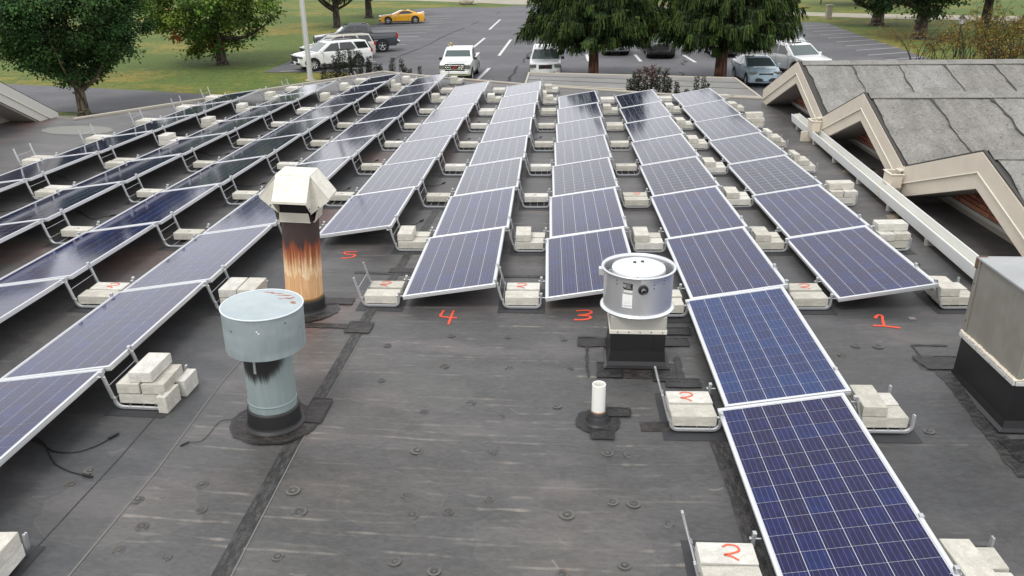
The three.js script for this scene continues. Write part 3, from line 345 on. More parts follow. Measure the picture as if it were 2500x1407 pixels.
{ // squat grey vent with a drum cap
  const pc = canvas(512, 256), g = pc.getContext('2d'), im = g.createImageData(512, 256);
  for (let j = 0; j < 256; j++) for (let i = 0; i < 512; i++) { const a = i / 512 * 6.2832, cx = Math.cos(a) * 2, cz = Math.sin(a) * 2, v = j / 256, d = Math.abs(((i / 512 - 0.5 + 0.5) % 1) - 0.5), s = smooth(0.13, -0.05, v - (0.4 - 4.5 * d * d + 0.16 * (fbm(cx * 5 + 3, cz * 5 + v * 3, 4) - 0.5))) * smooth(0.24, 0.14, d), gr = hash2(i, j) - 0.5, n = fbm(cx * 4, cz * 4 + v * 3, 4) - 0.5; const o = (j * 512 + i) * 4; im.data[o] = lerp(130 + 12 * n, 26, s) + 12 * gr; im.data[o + 1] = lerp(142 + 12 * n, 26, s) + 12 * gr; im.data[o + 2] = lerp(141 + 12 * n, 25, s) + 12 * gr; im.data[o + 3] = 255; }
  g.putImageData(im, 0, 0);
  const tc = canvas(512, 512), h = tc.getContext('2d'), r = rng(4); { const t2 = h.createImageData(512, 512); for (let j = 0; j < 512; j++) for (let i = 0; i < 512; i++) { const n = fbm(i / 90, j / 90, 4) - 0.5, f = hash2(i, j) - 0.5, o = (j * 512 + i) * 4; t2.data[o] = 162 + 22 * n + 6 * f; t2.data[o + 1] = 173 + 20 * n + 6 * f; t2.data[o + 2] = 176 + 18 * n + 6 * f; t2.data[o + 3] = 255; } h.putImageData(t2, 0, 0); }
  for (const [x, y, w, hh, n] of [[250, 70, 30, 12, 4], [300, 80, 46, 10, 5], [350, 105, 55, 14, 5], [395, 150, 42, 14, 4], [360, 170, 30, 8, 3], [440, 215, 34, 20, 4], [420, 130, 16, 9, 3], [210, 60, 26, 9, 3]]) for (let k = 0; k < n; k++) { h.fillStyle = `rgba(${125 + 25 * r()},${66 + 20 * r()},${38 + 12 * r()},0.85)`; h.beginPath(); const px = x + (r() - 0.5) * w, py = y + (r() - 0.5) * hh; for (let q = 0; q < 9; q++) { const A = q / 9 * 6.283; h.lineTo(px + Math.cos(A) * w * (0.25 + 0.4 * r()), py + Math.sin(A) * hh * (0.3 + 0.5 * r()) - Math.cos(A) * 5); } h.fill(); }
  const t = thing('roof_vent', 'squat pale grey roof vent with a wide drum cap, rust on top', 'vent', at3(-2.32, -5.35)); t.rotation.z = -0.03;
  mk('boot', lathe([[0.235, 0.009], [0.218, 0.02], [0.207, 0.03], [0.205, 0.06], [0.208, 0.066], [0.203, 0.08], [0.204, 0.15], [0.198, 0.165], [0.185, 0.168]], 40), mRubber, t);
  mk('pipe', new THREE.CylinderGeometry(0.183, 0.186, 0.6, 48, 1, true).translate(0, 0.44, 0).rotateY(2.9), std(0xffffff, 0.6, { map: tex(pc, true, true), side: THREE.DoubleSide }), t);
  mk('seam_ring', lathe([[0.186, 0.222], [0.19, 0.226], [0.19, 0.234], [0.186, 0.238]], 40), std(lin(0.22, 0.29, 0.29), 0.6), t);
  mk('seam_strap', box(0.02, 0.14, 0.006, 0, 0.6, 0.187).rotateY(-0.2), std(lin(0.3, 0.32, 0.32), 0.5), t);
  const mDrum = std(0xffffff, 0.5, { map: painted(512, 256, (i, j) => { const n = tn(i / 40, j / 40, 13) - 0.5, s = tn(i / 6, j / 80, 85) - 0.5, f = hash2(i, j) - 0.5, k = hash2(i >> 2, j >> 2) > 0.9985 ? -70 : 0; return [138 + 16 * n + 8 * s + 6 * f + k, 148 + 16 * n + 8 * s + 6 * f + k, 150 + 18 * n + 10 * s + 6 * f + k]; }), side: THREE.DoubleSide });
  mk('drum_side', new THREE.CylinderGeometry(0.302, 0.299, 0.335, 56, 1, true).translate(0, 0.86, 0), mDrum, t);
  const top = new THREE.CircleGeometry(0.301, 56).rotateX(-Math.PI / 2); { const p = top.attributes.position; for (let i = 0; i < p.count; i++) p.setY(i, 1.029 + 0.018 * (1 - Math.hypot(p.getX(i), p.getZ(i)) / 0.3)); top.computeVertexNormals(); }
  mk('drum_top', top, std(0xffffff, 0.45, { map: tex(tc) }), t);
  mk('drum_rim', new THREE.TorusGeometry(0.302, 0.006, 8, 56).rotateX(Math.PI / 2).translate(0, 1.028, 0), std(lin(0.6, 0.66, 0.68), 0.5), t);
  mk('drum_floor', new THREE.RingGeometry(0.18, 0.296, 40).rotateX(Math.PI / 2).translate(0, 0.72, 0), mSoot, t);
  for (const [an, y] of [[0.2, 0.94], [0.24, 0.925], [-0.5, 0.92], [0.9, 0.97], [-0.9, 0.7]]) mk('chip', new THREE.CircleGeometry(0.007, 8).rotateX(0).translate(0, y, 0.3045).rotateY(an), std(an > 0.1 && an < 0.5 ? lin(0.8, 0.8, 0.8) : lin(0.03, 0.03, 0.03), 0.6), t);
  const wirePts = [[-2.62, -5.2], [-2.66, -5.32], [-2.74, -5.3], [-2.76, -5.1], [-2.78, -5.0], [-2.86, -4.98]].map(([x, z]) => onRoof(x, z, 0.006));
  const w = thing('loose_wire', 'thin loose dark wire curled beside the squat grey roof vent', 'wire'); mk('strand', tube(wirePts, 0.0022, 40, 5), mBlackPlastic, w); mk('sleeve', bar(onRoof(-2.86, -4.98, 0.008), onRoof(-2.9, -4.92, 0.008), 0.006), mBlackPlastic, w);
}
{ // small white plastic pipe
  const t = thing('vent_pipe', 'short white plastic vent pipe standing in a black rubber boot', 'pipe', at3(0.28, -5.63));
  mk('boot', lathe([[0.12, 0.0], [0.11, 0.014], [0.095, 0.02], [0.09, 0.055], [0.078, 0.06], [0.076, 0.075], [0.07, 0.08], [0.068, 0.098], [0.056, 0.1]], 36), mRubber, t);
  mk('pipe', lathe([[0.05, 0.02], [0.055, 0.06], [0.055, 0.348], [0.053, 0.352], [0.047, 0.352], [0.046, 0.345], [0.046, 0.1]], 36), phys(lin(0.8, 0.79, 0.74), 0.35), t);
  mk('sealant', lathe([[0.056, 0.098], [0.061, 0.102], [0.056, 0.112]], 24), std(lin(0.3, 0.16, 0.09), 0.8), t);
}
{ // spun aluminium exhaust fan on a wrapped curb
  const t = thing('exhaust_fan', 'round spun aluminium exhaust fan on a black square curb', 'exhaust fan', at3(0.66, -6.75)), mAl = phys(lin(0.7, 0.71, 0.72), 0.34, { metalness: 0.8, side: THREE.DoubleSide }), mAl2 = phys(lin(0.72, 0.73, 0.74), 0.36, { metalness: 0.7, side: THREE.DoubleSide }), mCream = std(lin(0.36, 0.35, 0.31), 0.5), mEpdm = std(lin(0.012, 0.012, 0.013), 0.35);
  const skirt = []; const lev = [[0.3, 0.0], [0.27, 0.015], [0.255, 0.05], [0.247, 0.15], [0.247, 0.33]]; for (let i = 0; i < lev.length - 1; i++) for (let k = 0; k < 4; k++) { const [a, y] = lev[i], [b, z] = lev[i + 1]; skirt.push(quad(V3(-a, y, a), V3(a, y, a), V3(b, z, b), V3(-b, z, b)).rotateY(k * Math.PI / 2)); }
  mk('curb', skirt, mEpdm, t);
  for (const x of [-0.16, 0.155]) mk('curb_lap', box(0.006, 0.3, 0.004, x, 0.17, 0.251), mRubber, t);
  mk('neck', [rbox(0.5, 0.15, 0.5, 0.004, 0, 0.42, 0)], mCream, t);
  mk('flange', [rbox(0.515, 0.04, 0.515, 0.006, 0, 0.345, 0)], std(lin(0.62, 0.6, 0.53), 0.5), t);
  for (let k = -2; k <= 2; k++) mk('screw', new THREE.SphereGeometry(0.006, 8, 6).translate(k * 0.1 + 0.015, 0.35, 0.266), std(lin(0.15, 0.1, 0.07), 0.6), t);
  mk('base_ring', lathe([[0.25, 0.497], [0.325, 0.5], [0.338, 0.507], [0.338, 0.516], [0.325, 0.521], [0.312, 0.53]], 56), mAl2, t);
  mk('windband', lathe([[0.31, 0.52], [0.312, 0.6], [0.314, 0.8], [0.318, 0.872], [0.335, 0.88], [0.338, 0.888], [0.33, 0.897], [0.316, 0.893], [0.306, 0.87], [0.303, 0.6]], 64), mAl, t);
  mk('inner_shroud', lathe([[0.303, 0.62], [0.15, 0.6], [0.0, 0.6]], 40), std(lin(0.05, 0.05, 0.05), 0.6, { side: THREE.DoubleSide }), t);
  mk('motor_cover', lathe([[0.235, 0.63], [0.243, 0.83], [0.243, 0.865], [0.236, 0.885], [0.2, 0.9], [0.12, 0.91], [0.001, 0.913]], 56), std(lin(0.72, 0.73, 0.74), 0.42, { metalness: 0.25, side: THREE.DoubleSide }), t);
  for (const an of [0.5, 1.7, 3.4, 4.6, 5.6]) mk('stud', merge([cyl(0.008, 0.008, 0.06, 0.27, 0.85, 0, 10), rbox(0.02, 0.02, 0.02, 0.003, 0.27, 0.87, 0)]).rotateY(an), mZinc, t);
  for (const x of [-0.03, 0.045]) mk('lifting_tab', merge([box(0.026, 0.014, 0.012, x, 0.917, -0.03), box(0.012, 0.002, 0.02, x + 0.008, 0.9125, -0.02)]).rotateY(0.3), mBlackPlastic, t);
  const arc = (an, y, w, h, mat, name, lift = 0.002) => mk(name, new THREE.CylinderGeometry(0.3145 + lift, 0.3145 + lift, h, 10, 1, true, an - w / 2, w).translate(0, y, 0), mat, t);
  const lc = canvas(256, 256), g = lc.getContext('2d'); g.fillStyle = '#e9e9e6'; g.fillRect(0, 0, 256, 256); g.strokeStyle = '#b9b9b6'; g.lineWidth = 3; g.strokeRect(6, 6, 160, 130); g.strokeRect(166, 6, 84, 130); const r = rng(3); g.fillStyle = '#55555a'; for (let i = 0; i < 6; i++) g.fillRect(14 + i * 40, 200 + 14 * r(), 14 + 12 * r(), 22); g.fillStyle = '#c9c9c9'; for (let i = 0; i < 5; i++) g.fillRect(16, 150 + i * 9, 120 + 90 * r(), 3);
  const dc = canvas(256, 160), d = dc.getContext('2d'); d.fillStyle = '#17171a'; d.fillRect(0, 0, 256, 160); d.fillStyle = '#a9a9a6'; for (let i = 0; i < 5; i++) d.fillRect(60, 16 + i * 17, 90 + 90 * r(), 6); d.fillRect(12, 18, 36, 60); d.fillStyle = '#dcdcd8'; d.fillRect(0, 118, 256, 42); d.fillStyle = '#333338'; for (let i = 0; i < 4; i++) d.fillRect(30 + i * 52, 128, 26, 8);
  arc(-0.36, 0.79, 0.25, 0.085, std(0xffffff, 0.4, { map: tex(dc) }), 'data_plate'); arc(-0.375, 0.665, 0.29, 0.13, std(0xffffff, 0.5, { map: tex(lc) }), 'sticker');
  const port = mk('conduit_port', merge([new THREE.TorusGeometry(0.035, 0.011, 10, 28), new THREE.CylinderGeometry(0.028, 0.028, 0.01, 20).rotateX(Math.PI / 2)]).translate(0, 0.78, 0.318).rotateY(0.06), mRubber, t); mk('conduit_stub', new THREE.CylinderGeometry(0.021, 0.021, 0.07, 20, 1, true).rotateX(Math.PI / 2).translate(0, 0.778, 0.335).rotateY(0.06), mZinc, port);
  for (const [an, y] of [[-0.72, 0.84], [-0.72, 0.805], [-0.5, 0.83], [-0.5, 0.79], [0.37, 0.82], [0.37, 0.785], [0.7, 0.845], [0.7, 0.81]]) mk('rivet_hole', new THREE.CircleGeometry(0.006, 8).translate(0, y, 0.3165).rotateY(an), mBlackPlastic, t);
  mk('side_bracket', rbox(0.05, 0.07, 0.06, 0.006, -0.335, 0.85, 0.03), mAl2, t);
}
{ // grey air handler at the right edge of the picture
  const x0 = 3.47, z1 = -5.62, z0 = -6.5, yb = roofY(3.6, -6), X = 1.6;
  const mGrey = std(0xffffff, 0.55, { map: painted(512, 512, (i, j) => { const n = tn(i / 60, j / 60, 9) - 0.5, f = hash2(i, j) - 0.5, s = tn(i / 9, j / 90, 57) - 0.5, rust = tn(i / 20 + 3, j / 28, 26) > 0.9 ? 1 : 0; return [124 + 10 * n + 5 * f + 6 * s + 4 * rust, 122 + 10 * n + 5 * f + 6 * s - 5 * rust, 113 + 10 * n + 5 * f + 6 * s - 10 * rust]; }) }), mTopG = std(0xffffff, 0.5, { map: painted(512, 512, (i, j) => { const n = tn(i / 50, j / 50, 11) - 0.5, f = hash2(i, j) - 0.5, w = tn(i / 7, j / 5, 74) > 0.88 ? 14 : 0; return [150 + 14 * n + 6 * f + w, 152 + 14 * n + 6 * f + w, 152 + 14 * n + 6 * f + w]; }) });
  const t = thing('air_handler', 'large grey metal air handler box on a black curb at right', 'air handler', [x0, yb, z1]);
  const D = z1 - z0;
  const lev = [[0.05, 0.0], [0.02, 0.02], [0.006, 0.08], [0.0, 0.4]], skirt = []; for (let i = 0; i < 3; i++) { const [a, y] = lev[i], [b, z] = lev[i + 1]; skirt.push(quad(V3(-a, y, -D - a), V3(-a, y, a), V3(-b, z, b), V3(-b, z, -D - b)), quad(V3(-a, y, a), V3(X, y, a), V3(X, z, b), V3(-b, z, b)), quad(V3(X, y, -D - a), V3(-a, y, -D - a), V3(-b, z, -D - b), V3(X, z, -D - b))); }
  mk('curb', skirt, std(lin(0.011, 0.011, 0.012), 0.3, { side: THREE.DoubleSide }), t);
  mk('cabinet', rbox(X, 0.7, D, 0.006, X / 2, 0.765, -D / 2), mGrey, t);
  mk('top_panel', rbox(X + 0.03, 0.02, D + 0.03, 0.005, X / 2, 1.122, -D / 2), mTopG, t);
  mk('cap_strip', [rbox(0.018, 0.035, D + 0.03, 0.004, -0.012, 0.412, -D / 2), rbox(X, 0.035, 0.018, 0.004, X / 2, 0.412, 0.012)], std(lin(0.62, 0.62, 0.6), 0.45, { metalness: 0.4 }), t);
  const bead = [], r = rng(9); for (let k = 0; k < 60; k++) { const z = -D * k / 60; bead.push(new THREE.SphereGeometry(0.014 + 0.008 * r(), 7, 5).scale(0.8, 0.8, 1.5).translate(-0.006 - 0.004 * r(), 0.438 + 0.008 * r(), z)); } for (let k = 0; k < 40; k++) bead.push(new THREE.SphereGeometry(0.014 + 0.008 * r(), 7, 5).scale(1.5, 0.8, 0.8).translate(k * 0.03, 0.438 + 0.008 * r(), 0.008));
  mk('sealant_bead', bead, std(lin(0.62, 0.56, 0.46), 0.8), t).userData.kind = 'stuff';
  mk('corner_post', [rbox(0.05, 0.69, 0.012, 0.003, 0.025, 0.765, 0.008)], mGrey, t); mk('corner_post', rbox(0.012, 0.69, 0.05, 0.003, -0.006, 0.765, -D + 0.03), mGrey, t);
  for (const [y, z] of [[0.9, -D + 0.03], [0.56, -D + 0.03], [1.05, -D + 0.03]]) mk('screw', new THREE.SphereGeometry(0.007, 8, 6).translate(-0.014, y, z), std(lin(0.05, 0.04, 0.03), 0.6), t);
  for (let k = 0; k < 4; k++) mk('screw', new THREE.SphereGeometry(0.006, 8, 6).translate(-0.022, 0.412, -0.1 - k * 0.24), std(lin(0.2, 0.19, 0.18), 0.5), t);
  mk('corner_bracket', [rbox(0.07, 0.006, 0.02, 0.002, 0.03, 1.136, -D + 0.005), rbox(0.014, 0.09, 0.03, 0.003, -0.016, 1.08, -D + 0.012)], std(lin(0.14, 0.07, 0.045), 0.85), t);
  mk('rust_stain', patchPlane(), std(lin(0.1, 0.05, 0.02), 0.9), t);
  function patchPlane() { const rr = rng(2), P = Array.from({ length: 16 }, (_, i) => { const a = i / 16 * 6.283; return [0.12 + 0.05 * Math.cos(a) * (0.7 + 0.6 * rr()), 0.465 + 0.022 * Math.sin(a) * (0.7 + 0.6 * rr())]; }); return new THREE.ShapeGeometry(shape(P)).translate(0, 0, 0.0165); }
}
// cables left lying under the rows
function cable(name, label, pts, plug = true) {
  const P = pts.map(([x, z, h = 0.006]) => onRoof(x, z, h)), t = thing(name, label, 'cable'); mk('cord', tube(P, 0.0045, 50, 6), mBlackPlastic, t);
  if (plug) { const a = P.at(-1), d = a.clone().sub(P.at(-2)).normalize(); mk('connector', merge([bar(a.clone().addScaledVector(d, -0.01), a.clone().addScaledVector(d, 0.05), 0.011, 10), bar(a.clone().addScaledVector(d, 0.045), a.clone().addScaledVector(d, 0.075), 0.008, 10)]).translate(0, 0.006, 0), mBlackPlastic, t); }
}
cable('loose_cable', 'black cable with raised plug curving out from under the near left panels', [[-4.3, -4.95], [-3.95, -4.85], [-3.78, -4.75], [-3.62, -4.76], [-3.52, -4.85], [-3.47, -4.96]]);
cable('loose_cable', 'black cable looping toward the lower left corner with a plug', [[-4.3, -5.0], [-3.95, -4.87], [-3.82, -4.74], [-3.68, -4.6], [-3.52, -4.52], [-3.4, -4.49]]);
{ const r = rng(55); let n = 0; for (let row = 4; row <= 9; row++) for (let s = ROWS[row][0]; s < Math.min(ROWS[row][1], 6); s += 1) { if (r() < 0.45) continue; const b = seamPoint(row, s + 0.35 + 0.3 * r(), 1), x = b.x - 0.12, z = b.z, q = () => (r() - 0.5) * 0.12; cable('module_cable', `black module cable on the roof under the ${ORD[s - ROWS[row][0]]} far panel of ${ORD[row - 1]} row`, [[x - 0.35, z - 0.3], [x - 0.1 + q(), z - 0.1 + q()], [x + 0.1 + q(), z + 0.05 + q()], [x + 0.22, z + q()], [x + 0.3, z - 0.14 + q()]]); n++; } }
// ------------------------------------------------------------------ gabled roofs, gutter, canopy
const mBeige = (() => { const t = painted(256, 256, (i, j) => { const n = tn(i / 40, j / 40, 6) - 0.5, f = hash2(i, j) - 0.5, s = tn(i / 3, j / 60, 85) - 0.5; return [205 + 7 * n + 3 * f + 4 * s, 195 + 7 * n + 3 * f + 4 * s, 179 + 7 * n + 3 * f + 4 * s]; }); return std(0xffffff, 0.5, { map: t }); })(), mBead = std(lin(0.75, 0.71, 0.6), 0.5), mSoffit = std(lin(0.36, 0.34, 0.31), 0.8), mRoofTar = std(lin(0.055, 0.052, 0.047), 0.9);
const mCapSheet = [0, 1, 2].map((k) => { const t = painted(512, 512, (i, j) => { const n = tn(i / 64, j / 64, 8) - 0.5, m = tn(i / 10, j / 10, 51) - 0.5, f = hash2(i + 77 * k, j), st = tn(i / 30, j / 200, 17) - 0.5; const q = tn(i / 5, j / 5, 102) - 0.5, v = 128 + 12 * n + 13 * m + 20 * q + 30 * (f - 0.5) + 22 * st - (tn(i / 7 + 9, j / 9, 73) > 0.86 ? 30 : 0); return [v, v - 1, v - 5]; }); return std([0xffffff, 0xfaf9f7, 0xf5f3f0][k], 0.95, { map: t, bumpMap: t, bumpScale: 0.003 }); });
const gBrick = new RoundedBoxGeometry(0.06, 0.057, 0.2, 1, 0.004), mBrick = [[0.26, 0.1, 0.055], [0.22, 0.085, 0.05], [0.3, 0.125, 0.07], [0.19, 0.07, 0.045]].map((c) => std(lin(...c), 0.92)), mMortar = std(lin(0.3, 0.27, 0.23), 0.95);
// dir: +1 the gable front looks towards -x and the ridge runs towards +x; -1 mirrored
function gable(label, { x, peak, left, right, len, dir = 1, brick = true, fascia = mBeige }) {
  const t = thing('gable_roof', label, 'gabled roof', [x, 0, 0]), r = rng(Math.round(Math.abs(peak[0]) * 10));
  const sl = [[left, peak], [peak, right]];
  sl.forEach(([a, b], side) => {
    const dz = b[0] - a[0], dy = b[1] - a[1], L = Math.hypot(dz, dy), ang = -Math.atan2(dy, dz), nrm = V3(0, dz / L, -dy / L);
    const put = (g, off = 0) => g.rotateX(ang).translate(0, (a[1] + b[1]) / 2 + nrm.y * off, (a[0] + b[0]) / 2 + nrm.z * off);
    mk('roof_deck', put(box(len, 0.05, L, dir * (len / 2 + 0.02), 0, 0), -0.03), mRoofTar, t);
    const n = Math.floor(len / 0.98);
    for (let k = 0; k < n; k++) {
      const w = 1.0, nx = 6, nz = 22, g = new THREE.PlaneGeometry(w, L, nx, nz).rotateX(-Math.PI / 2), p = g.attributes.position, sd = 13 * k + 101 * side + peak[0];
      for (let i = 0; i < p.count; i++) { let X = p.getX(i), Z = p.getZ(i), u = X / w + 0.5; const wave = 0.2 * (fbm(sd, Z * 1.3 + 9, 4) - 0.5), wave2 = 0.2 * (fbm(sd + 13, Z * 1.3 + 9, 4) - 0.5); X += u < 0.02 ? wave : u > 0.98 ? wave2 : 0; p.setXYZ(i, dir * (k * 0.98 + 0.06 + X + w / 2) , 0.004 + 0.014 * (1 - u) + 0.01 * (fbm(X * 1.3 + sd, Z * 2, 3) - 0.5), Z); }
      const uv = g.attributes.uv; for (let i = 0; i < uv.count; i++) uv.setXY(i, uv.getX(i) * 0.6 + k * 0.37, uv.getY(i) * 1.4 + side * 0.3);
      g.computeVertexNormals(); mk('roofing_strip', put(g), mCapSheet[Math.floor(r() * 3)], t);
      if (k > 0) { const P = [], I = []; for (let j = 0; j <= 26; j++) { const Z = -L / 2 + L * j / 26, ww = 0.006 + 0.13 * Math.max(0, fbm(sd * 3, Z * 4.5, 3) - 0.42), off = 0.2 * (fbm(sd, Z * 1.3 + 9, 4) - 0.5), X = k * 0.98 + 0.06 + off; P.push(dir * (X - ww), 0.0235, Z, dir * (X + 0.004), 0.0235, Z); if (j) { const q = 2 * j - 2; I.push(q, q + 2, q + 1, q + 1, q + 2, q + 3); } } const gg = new THREE.BufferGeometry(); gg.setAttribute('position', new THREE.Float32BufferAttribute(P, 3)); gg.setIndex(I); gg.computeVertexNormals(); mk('lap_tar', put(gg), mRoofTar, t); }
    }
    // fascia boards, bead and soffit of this slope
    const H1 = 0.23, H2 = 0.2;
    const board = (y0, y1, px) => { const za = a[0], zb = b[0]; const e = extrude([[-zb, b[1] - y0], [-za, a[1] - y0], [-za, a[1] - y1], [-zb, b[1] - y1]].map(([m, q]) => [m, q]), 0.03, 0.004); return e.rotateY(Math.PI / 2).translate(px - 0.015, 0, 0); };
    mk('fascia_board', board(-0.025, H1, -dir * 0.03), fascia, t);
    mk('fascia_board', board(H1 - 0.01, H1 + H2, -dir * 0.01), fascia, t);
    mk('bead', board(H1 - 0.012, H1 + 0.004, -dir * 0.038), mBead, t);
    mk('edge_tar', board(-0.05, -0.026, -dir * 0.022), mRoofTar, t);
    mk('soffit', put(box(0.62, 0.02, L, dir * 0.31, 0, 0), -0.4), mSoffit, t);
  });
  // ridge cap
  mk('ridge_cap', extrude([[-0.17, -0.058], [0, 0.012], [0.17, -0.058], [0.17, -0.07], [0, -0.0], [-0.17, -0.07]], len - 0.05, 0.004).rotateY(Math.PI / 2).translate(dir > 0 ? 0.03 : -len, peak[1] + 0.035, peak[0]), mCapSheet[1], t);
  // brick end wall set back under the overhang
  const wx = dir * 0.58, base = 0.1;
  const wallPts = [[-left[0], left[1] - 0.3], [-peak[0], peak[1] - 0.3], [-right[0], right[1] - 0.3], [-right[0], base - 0.3], [-left[0], base - 0.3]];
  const wall = mk('end_wall', extrude(wallPts, 0.1).rotateY(Math.PI / 2).translate(wx + (dir > 0 ? 0.006 : -0.106), 0, 0), mMortar, t);
  if (brick) for (let j = 0; j < 14; j++) { const y = base + 0.15 + j * 0.0675; for (let i = 0; i < 26; i++) { const z = left[0] + 0.1 + (i + (j % 2) * 0.5) * 0.212; const top = z < peak[0] ? lerp(left[1], peak[1], (z - left[0]) / (peak[0] - left[0])) : lerp(peak[1], right[1], (z - peak[0]) / (right[0] - peak[0])); if (y + 0.03 > top - 0.34 || z > right[0] - 0.1) continue; const m = mk('brick', gBrick, mBrick[Math.floor(r() * 4)], wall); m.position.set(wx - dir * 0.028, y, z); } }
  mk('wall_ledge', box(0.05, 0.05, right[0] - left[0], wx - dir * 0.05, base + 0.09, (left[0] + right[0]) / 2), mSoffit, t);
  return t;
}
gable('far beige gabled roof, the one beside the parked white car', { x: 5.0, peak: [-18.03, 1.36], left: [-20.85, 0.37], right: [-15.9, 0.56], len: 9.9 });
gable('middle of the three beige gabled roofs on the right', { x: 5.0, peak: [-13.88, 1.29], left: [-15.84, 0.56], right: [-11.86, 0.53], len: 7.9 });
gable('nearest beige gabled roof, above the end of the white gutter', { x: 5.0, peak: [-9.72, 1.21], left: [-11.8, 0.53], right: [-7.6, 0.48], len: 6.9 });
gable('pale gabled roof corner at the far left edge', { x: -12.0, peak: [-15.2, 1.85], left: [-18.0, 0.32], right: [-12.4, 0.32], len: 3.9, dir: -1, brick: false, fascia: std(lin(0.5, 0.49, 0.45), 0.5) });
// collector boxes where the valleys drain
for (const [i, z, y, label] of [[0, -15.95, 0.5, 'beige collector box at the valley of the far and middle gables'], [1, -11.85, 0.46, 'beige collector box at the valley of the middle and nearest gables']]) {
  const t = thing('collector_box', label, 'collector box', [4.84, y, z]);
  const w = 0.15, h = 0.2, L = 0.3;
  mk('front_panel', rbox(0.012, h, L, 0.003, -w / 2, -h / 2, 0), mBeige, t); mk('side_panel', rbox(w, h, 0.012, 0.003, 0, -h / 2, L / 2), mBeige, t); mk('side_panel', rbox(w, h, 0.012, 0.003, 0, -h / 2, -L / 2), mBeige, t);
  mk('rim', [rbox(0.028, 0.014, L + 0.05, 0.004, -w / 2 - 0.008, 0.004, 0), rbox(w + 0.04, 0.014, 0.028, 0.004, 0, 0.004, L / 2 + 0.008), rbox(w + 0.04, 0.014, 0.028, 0.004, 0, 0.004, -L / 2 - 0.008)], mBead, t);
  mk('floor_panel', rbox(w, 0.01, L, 0.002, 0, -h, 0), mBeige, t); mk('outlet', rbox(0.08, 0.12, 0.1, 0.004, 0, -h - 0.06, 0), mBeige, t); mk('valley_spout', rbox(0.3, 0.02, 0.16, 0.004, 0.2, 0.03, 0).rotateZ(0.12), mBeige, t);
}
{ // long gutter lying along the foot of the gables
  const a = V3(4.97, roofY(4.97, -17.75) + 0.09, -17.75), b = V3(4.52, roofY(4.52, -8.2) + 0.09, -8.2), len = a.distanceTo(b), dirv = b.clone().sub(a);
  const t = thing('gutter', 'long white metal gutter along the foot of the gabled roofs', 'gutter', [a.x, a.y, a.z], Math.atan2(dirv.x, dirv.z));
  t.rotateX(-Math.asin(dirv.y / len));
  const mGut = std(0xffffff, 0.42, { map: painted(256, 1024, (i, j) => { const n = tn(i / 60, j / 60, 17) - 0.5, f = hash2(i, j) - 0.5; return [234 + 8 * n + 4 * f, 236 + 8 * n + 4 * f, 233 + 8 * n + 4 * f]; }) }), mStain = std(0xffffff, 0.85, { map: painted(128, 1024, (i, j) => { const n = tn(i / 20, j / 60, 17), f = hash2(i, j) - 0.5, k = smooth(0.5, 0.85, n); return [lerp(222, 160, k) + 12 * f, lerp(218, 128, k) + 12 * f, lerp(206, 90, k) + 10 * f]; }) });
  const sec = (x0, y0, x1, y1, th, z0, z1) => { const d = V2(x1 - x0, y1 - y0), l = d.length(); return box(th, l, z1 - z0, 0, 0, 0).rotateZ(-Math.atan2(d.x, d.y)).translate((x0 + x1) / 2, (y0 + y1) / 2, (z0 + z1) / 2); };
  let k = 0; for (const [z0, z1] of [[0, 3.05], [3.056, 6.1], [6.106, len]]) { mk('front_wall', merge([sec(-0.07, 0, -0.095, 0.15, 0.005, z0, z1), box(0.018, 0.012, z1 - z0, -0.09, 0.155, (z0 + z1) / 2)]), mGut, t); mk('back_wall', merge([sec(0.07, 0, 0.07, 0.17, 0.005, z0, z1), box(0.016, 0.008, z1 - z0, 0.064, 0.173, (z0 + z1) / 2)]), mGut, t); mk('trough_floor', box(0.14, 0.005, z1 - z0, 0, 0, (z0 + z1) / 2), mStain, t); if (k++) mk('joint_clip', merge([sec(-0.074, 0.0, -0.1, 0.158, 0.004, z0 - 0.05, z0 + 0.05), box(0.012, 0.01, 0.01, -0.098, 0.09, z0 - 0.02), box(0.012, 0.01, 0.01, -0.092, 0.05, z0 + 0.02)]), mBead, t); }
  mk('end_cap', extrude([[-0.07, 0], [0.07, 0], [0.07, 0.17], [-0.095, 0.15]], 0.005), mGut, t);
  for (let z = 0.5; z < len; z += 1.5) mk('support', box(0.16, 0.085, 0.06, 0, -0.046, z), mSoffit, t);
  const s = thing('splash_plate', 'small cream metal plate standing on the roof beside the far gutter end', 'plate', at3(4.72, -16.1)); mk('plate', rbox(0.34, 0.2, 0.05, 0.006, 0.1, 0.1, 0), mBeige, s); mk('bolt', new THREE.SphereGeometry(0.012, 8, 6).translate(0.0, 0.07, 0.03), mZinc, s); mk('bolt', new THREE.SphereGeometry(0.012, 8, 6).translate(0.06, 0.13, 0.03), mZinc, s);
}
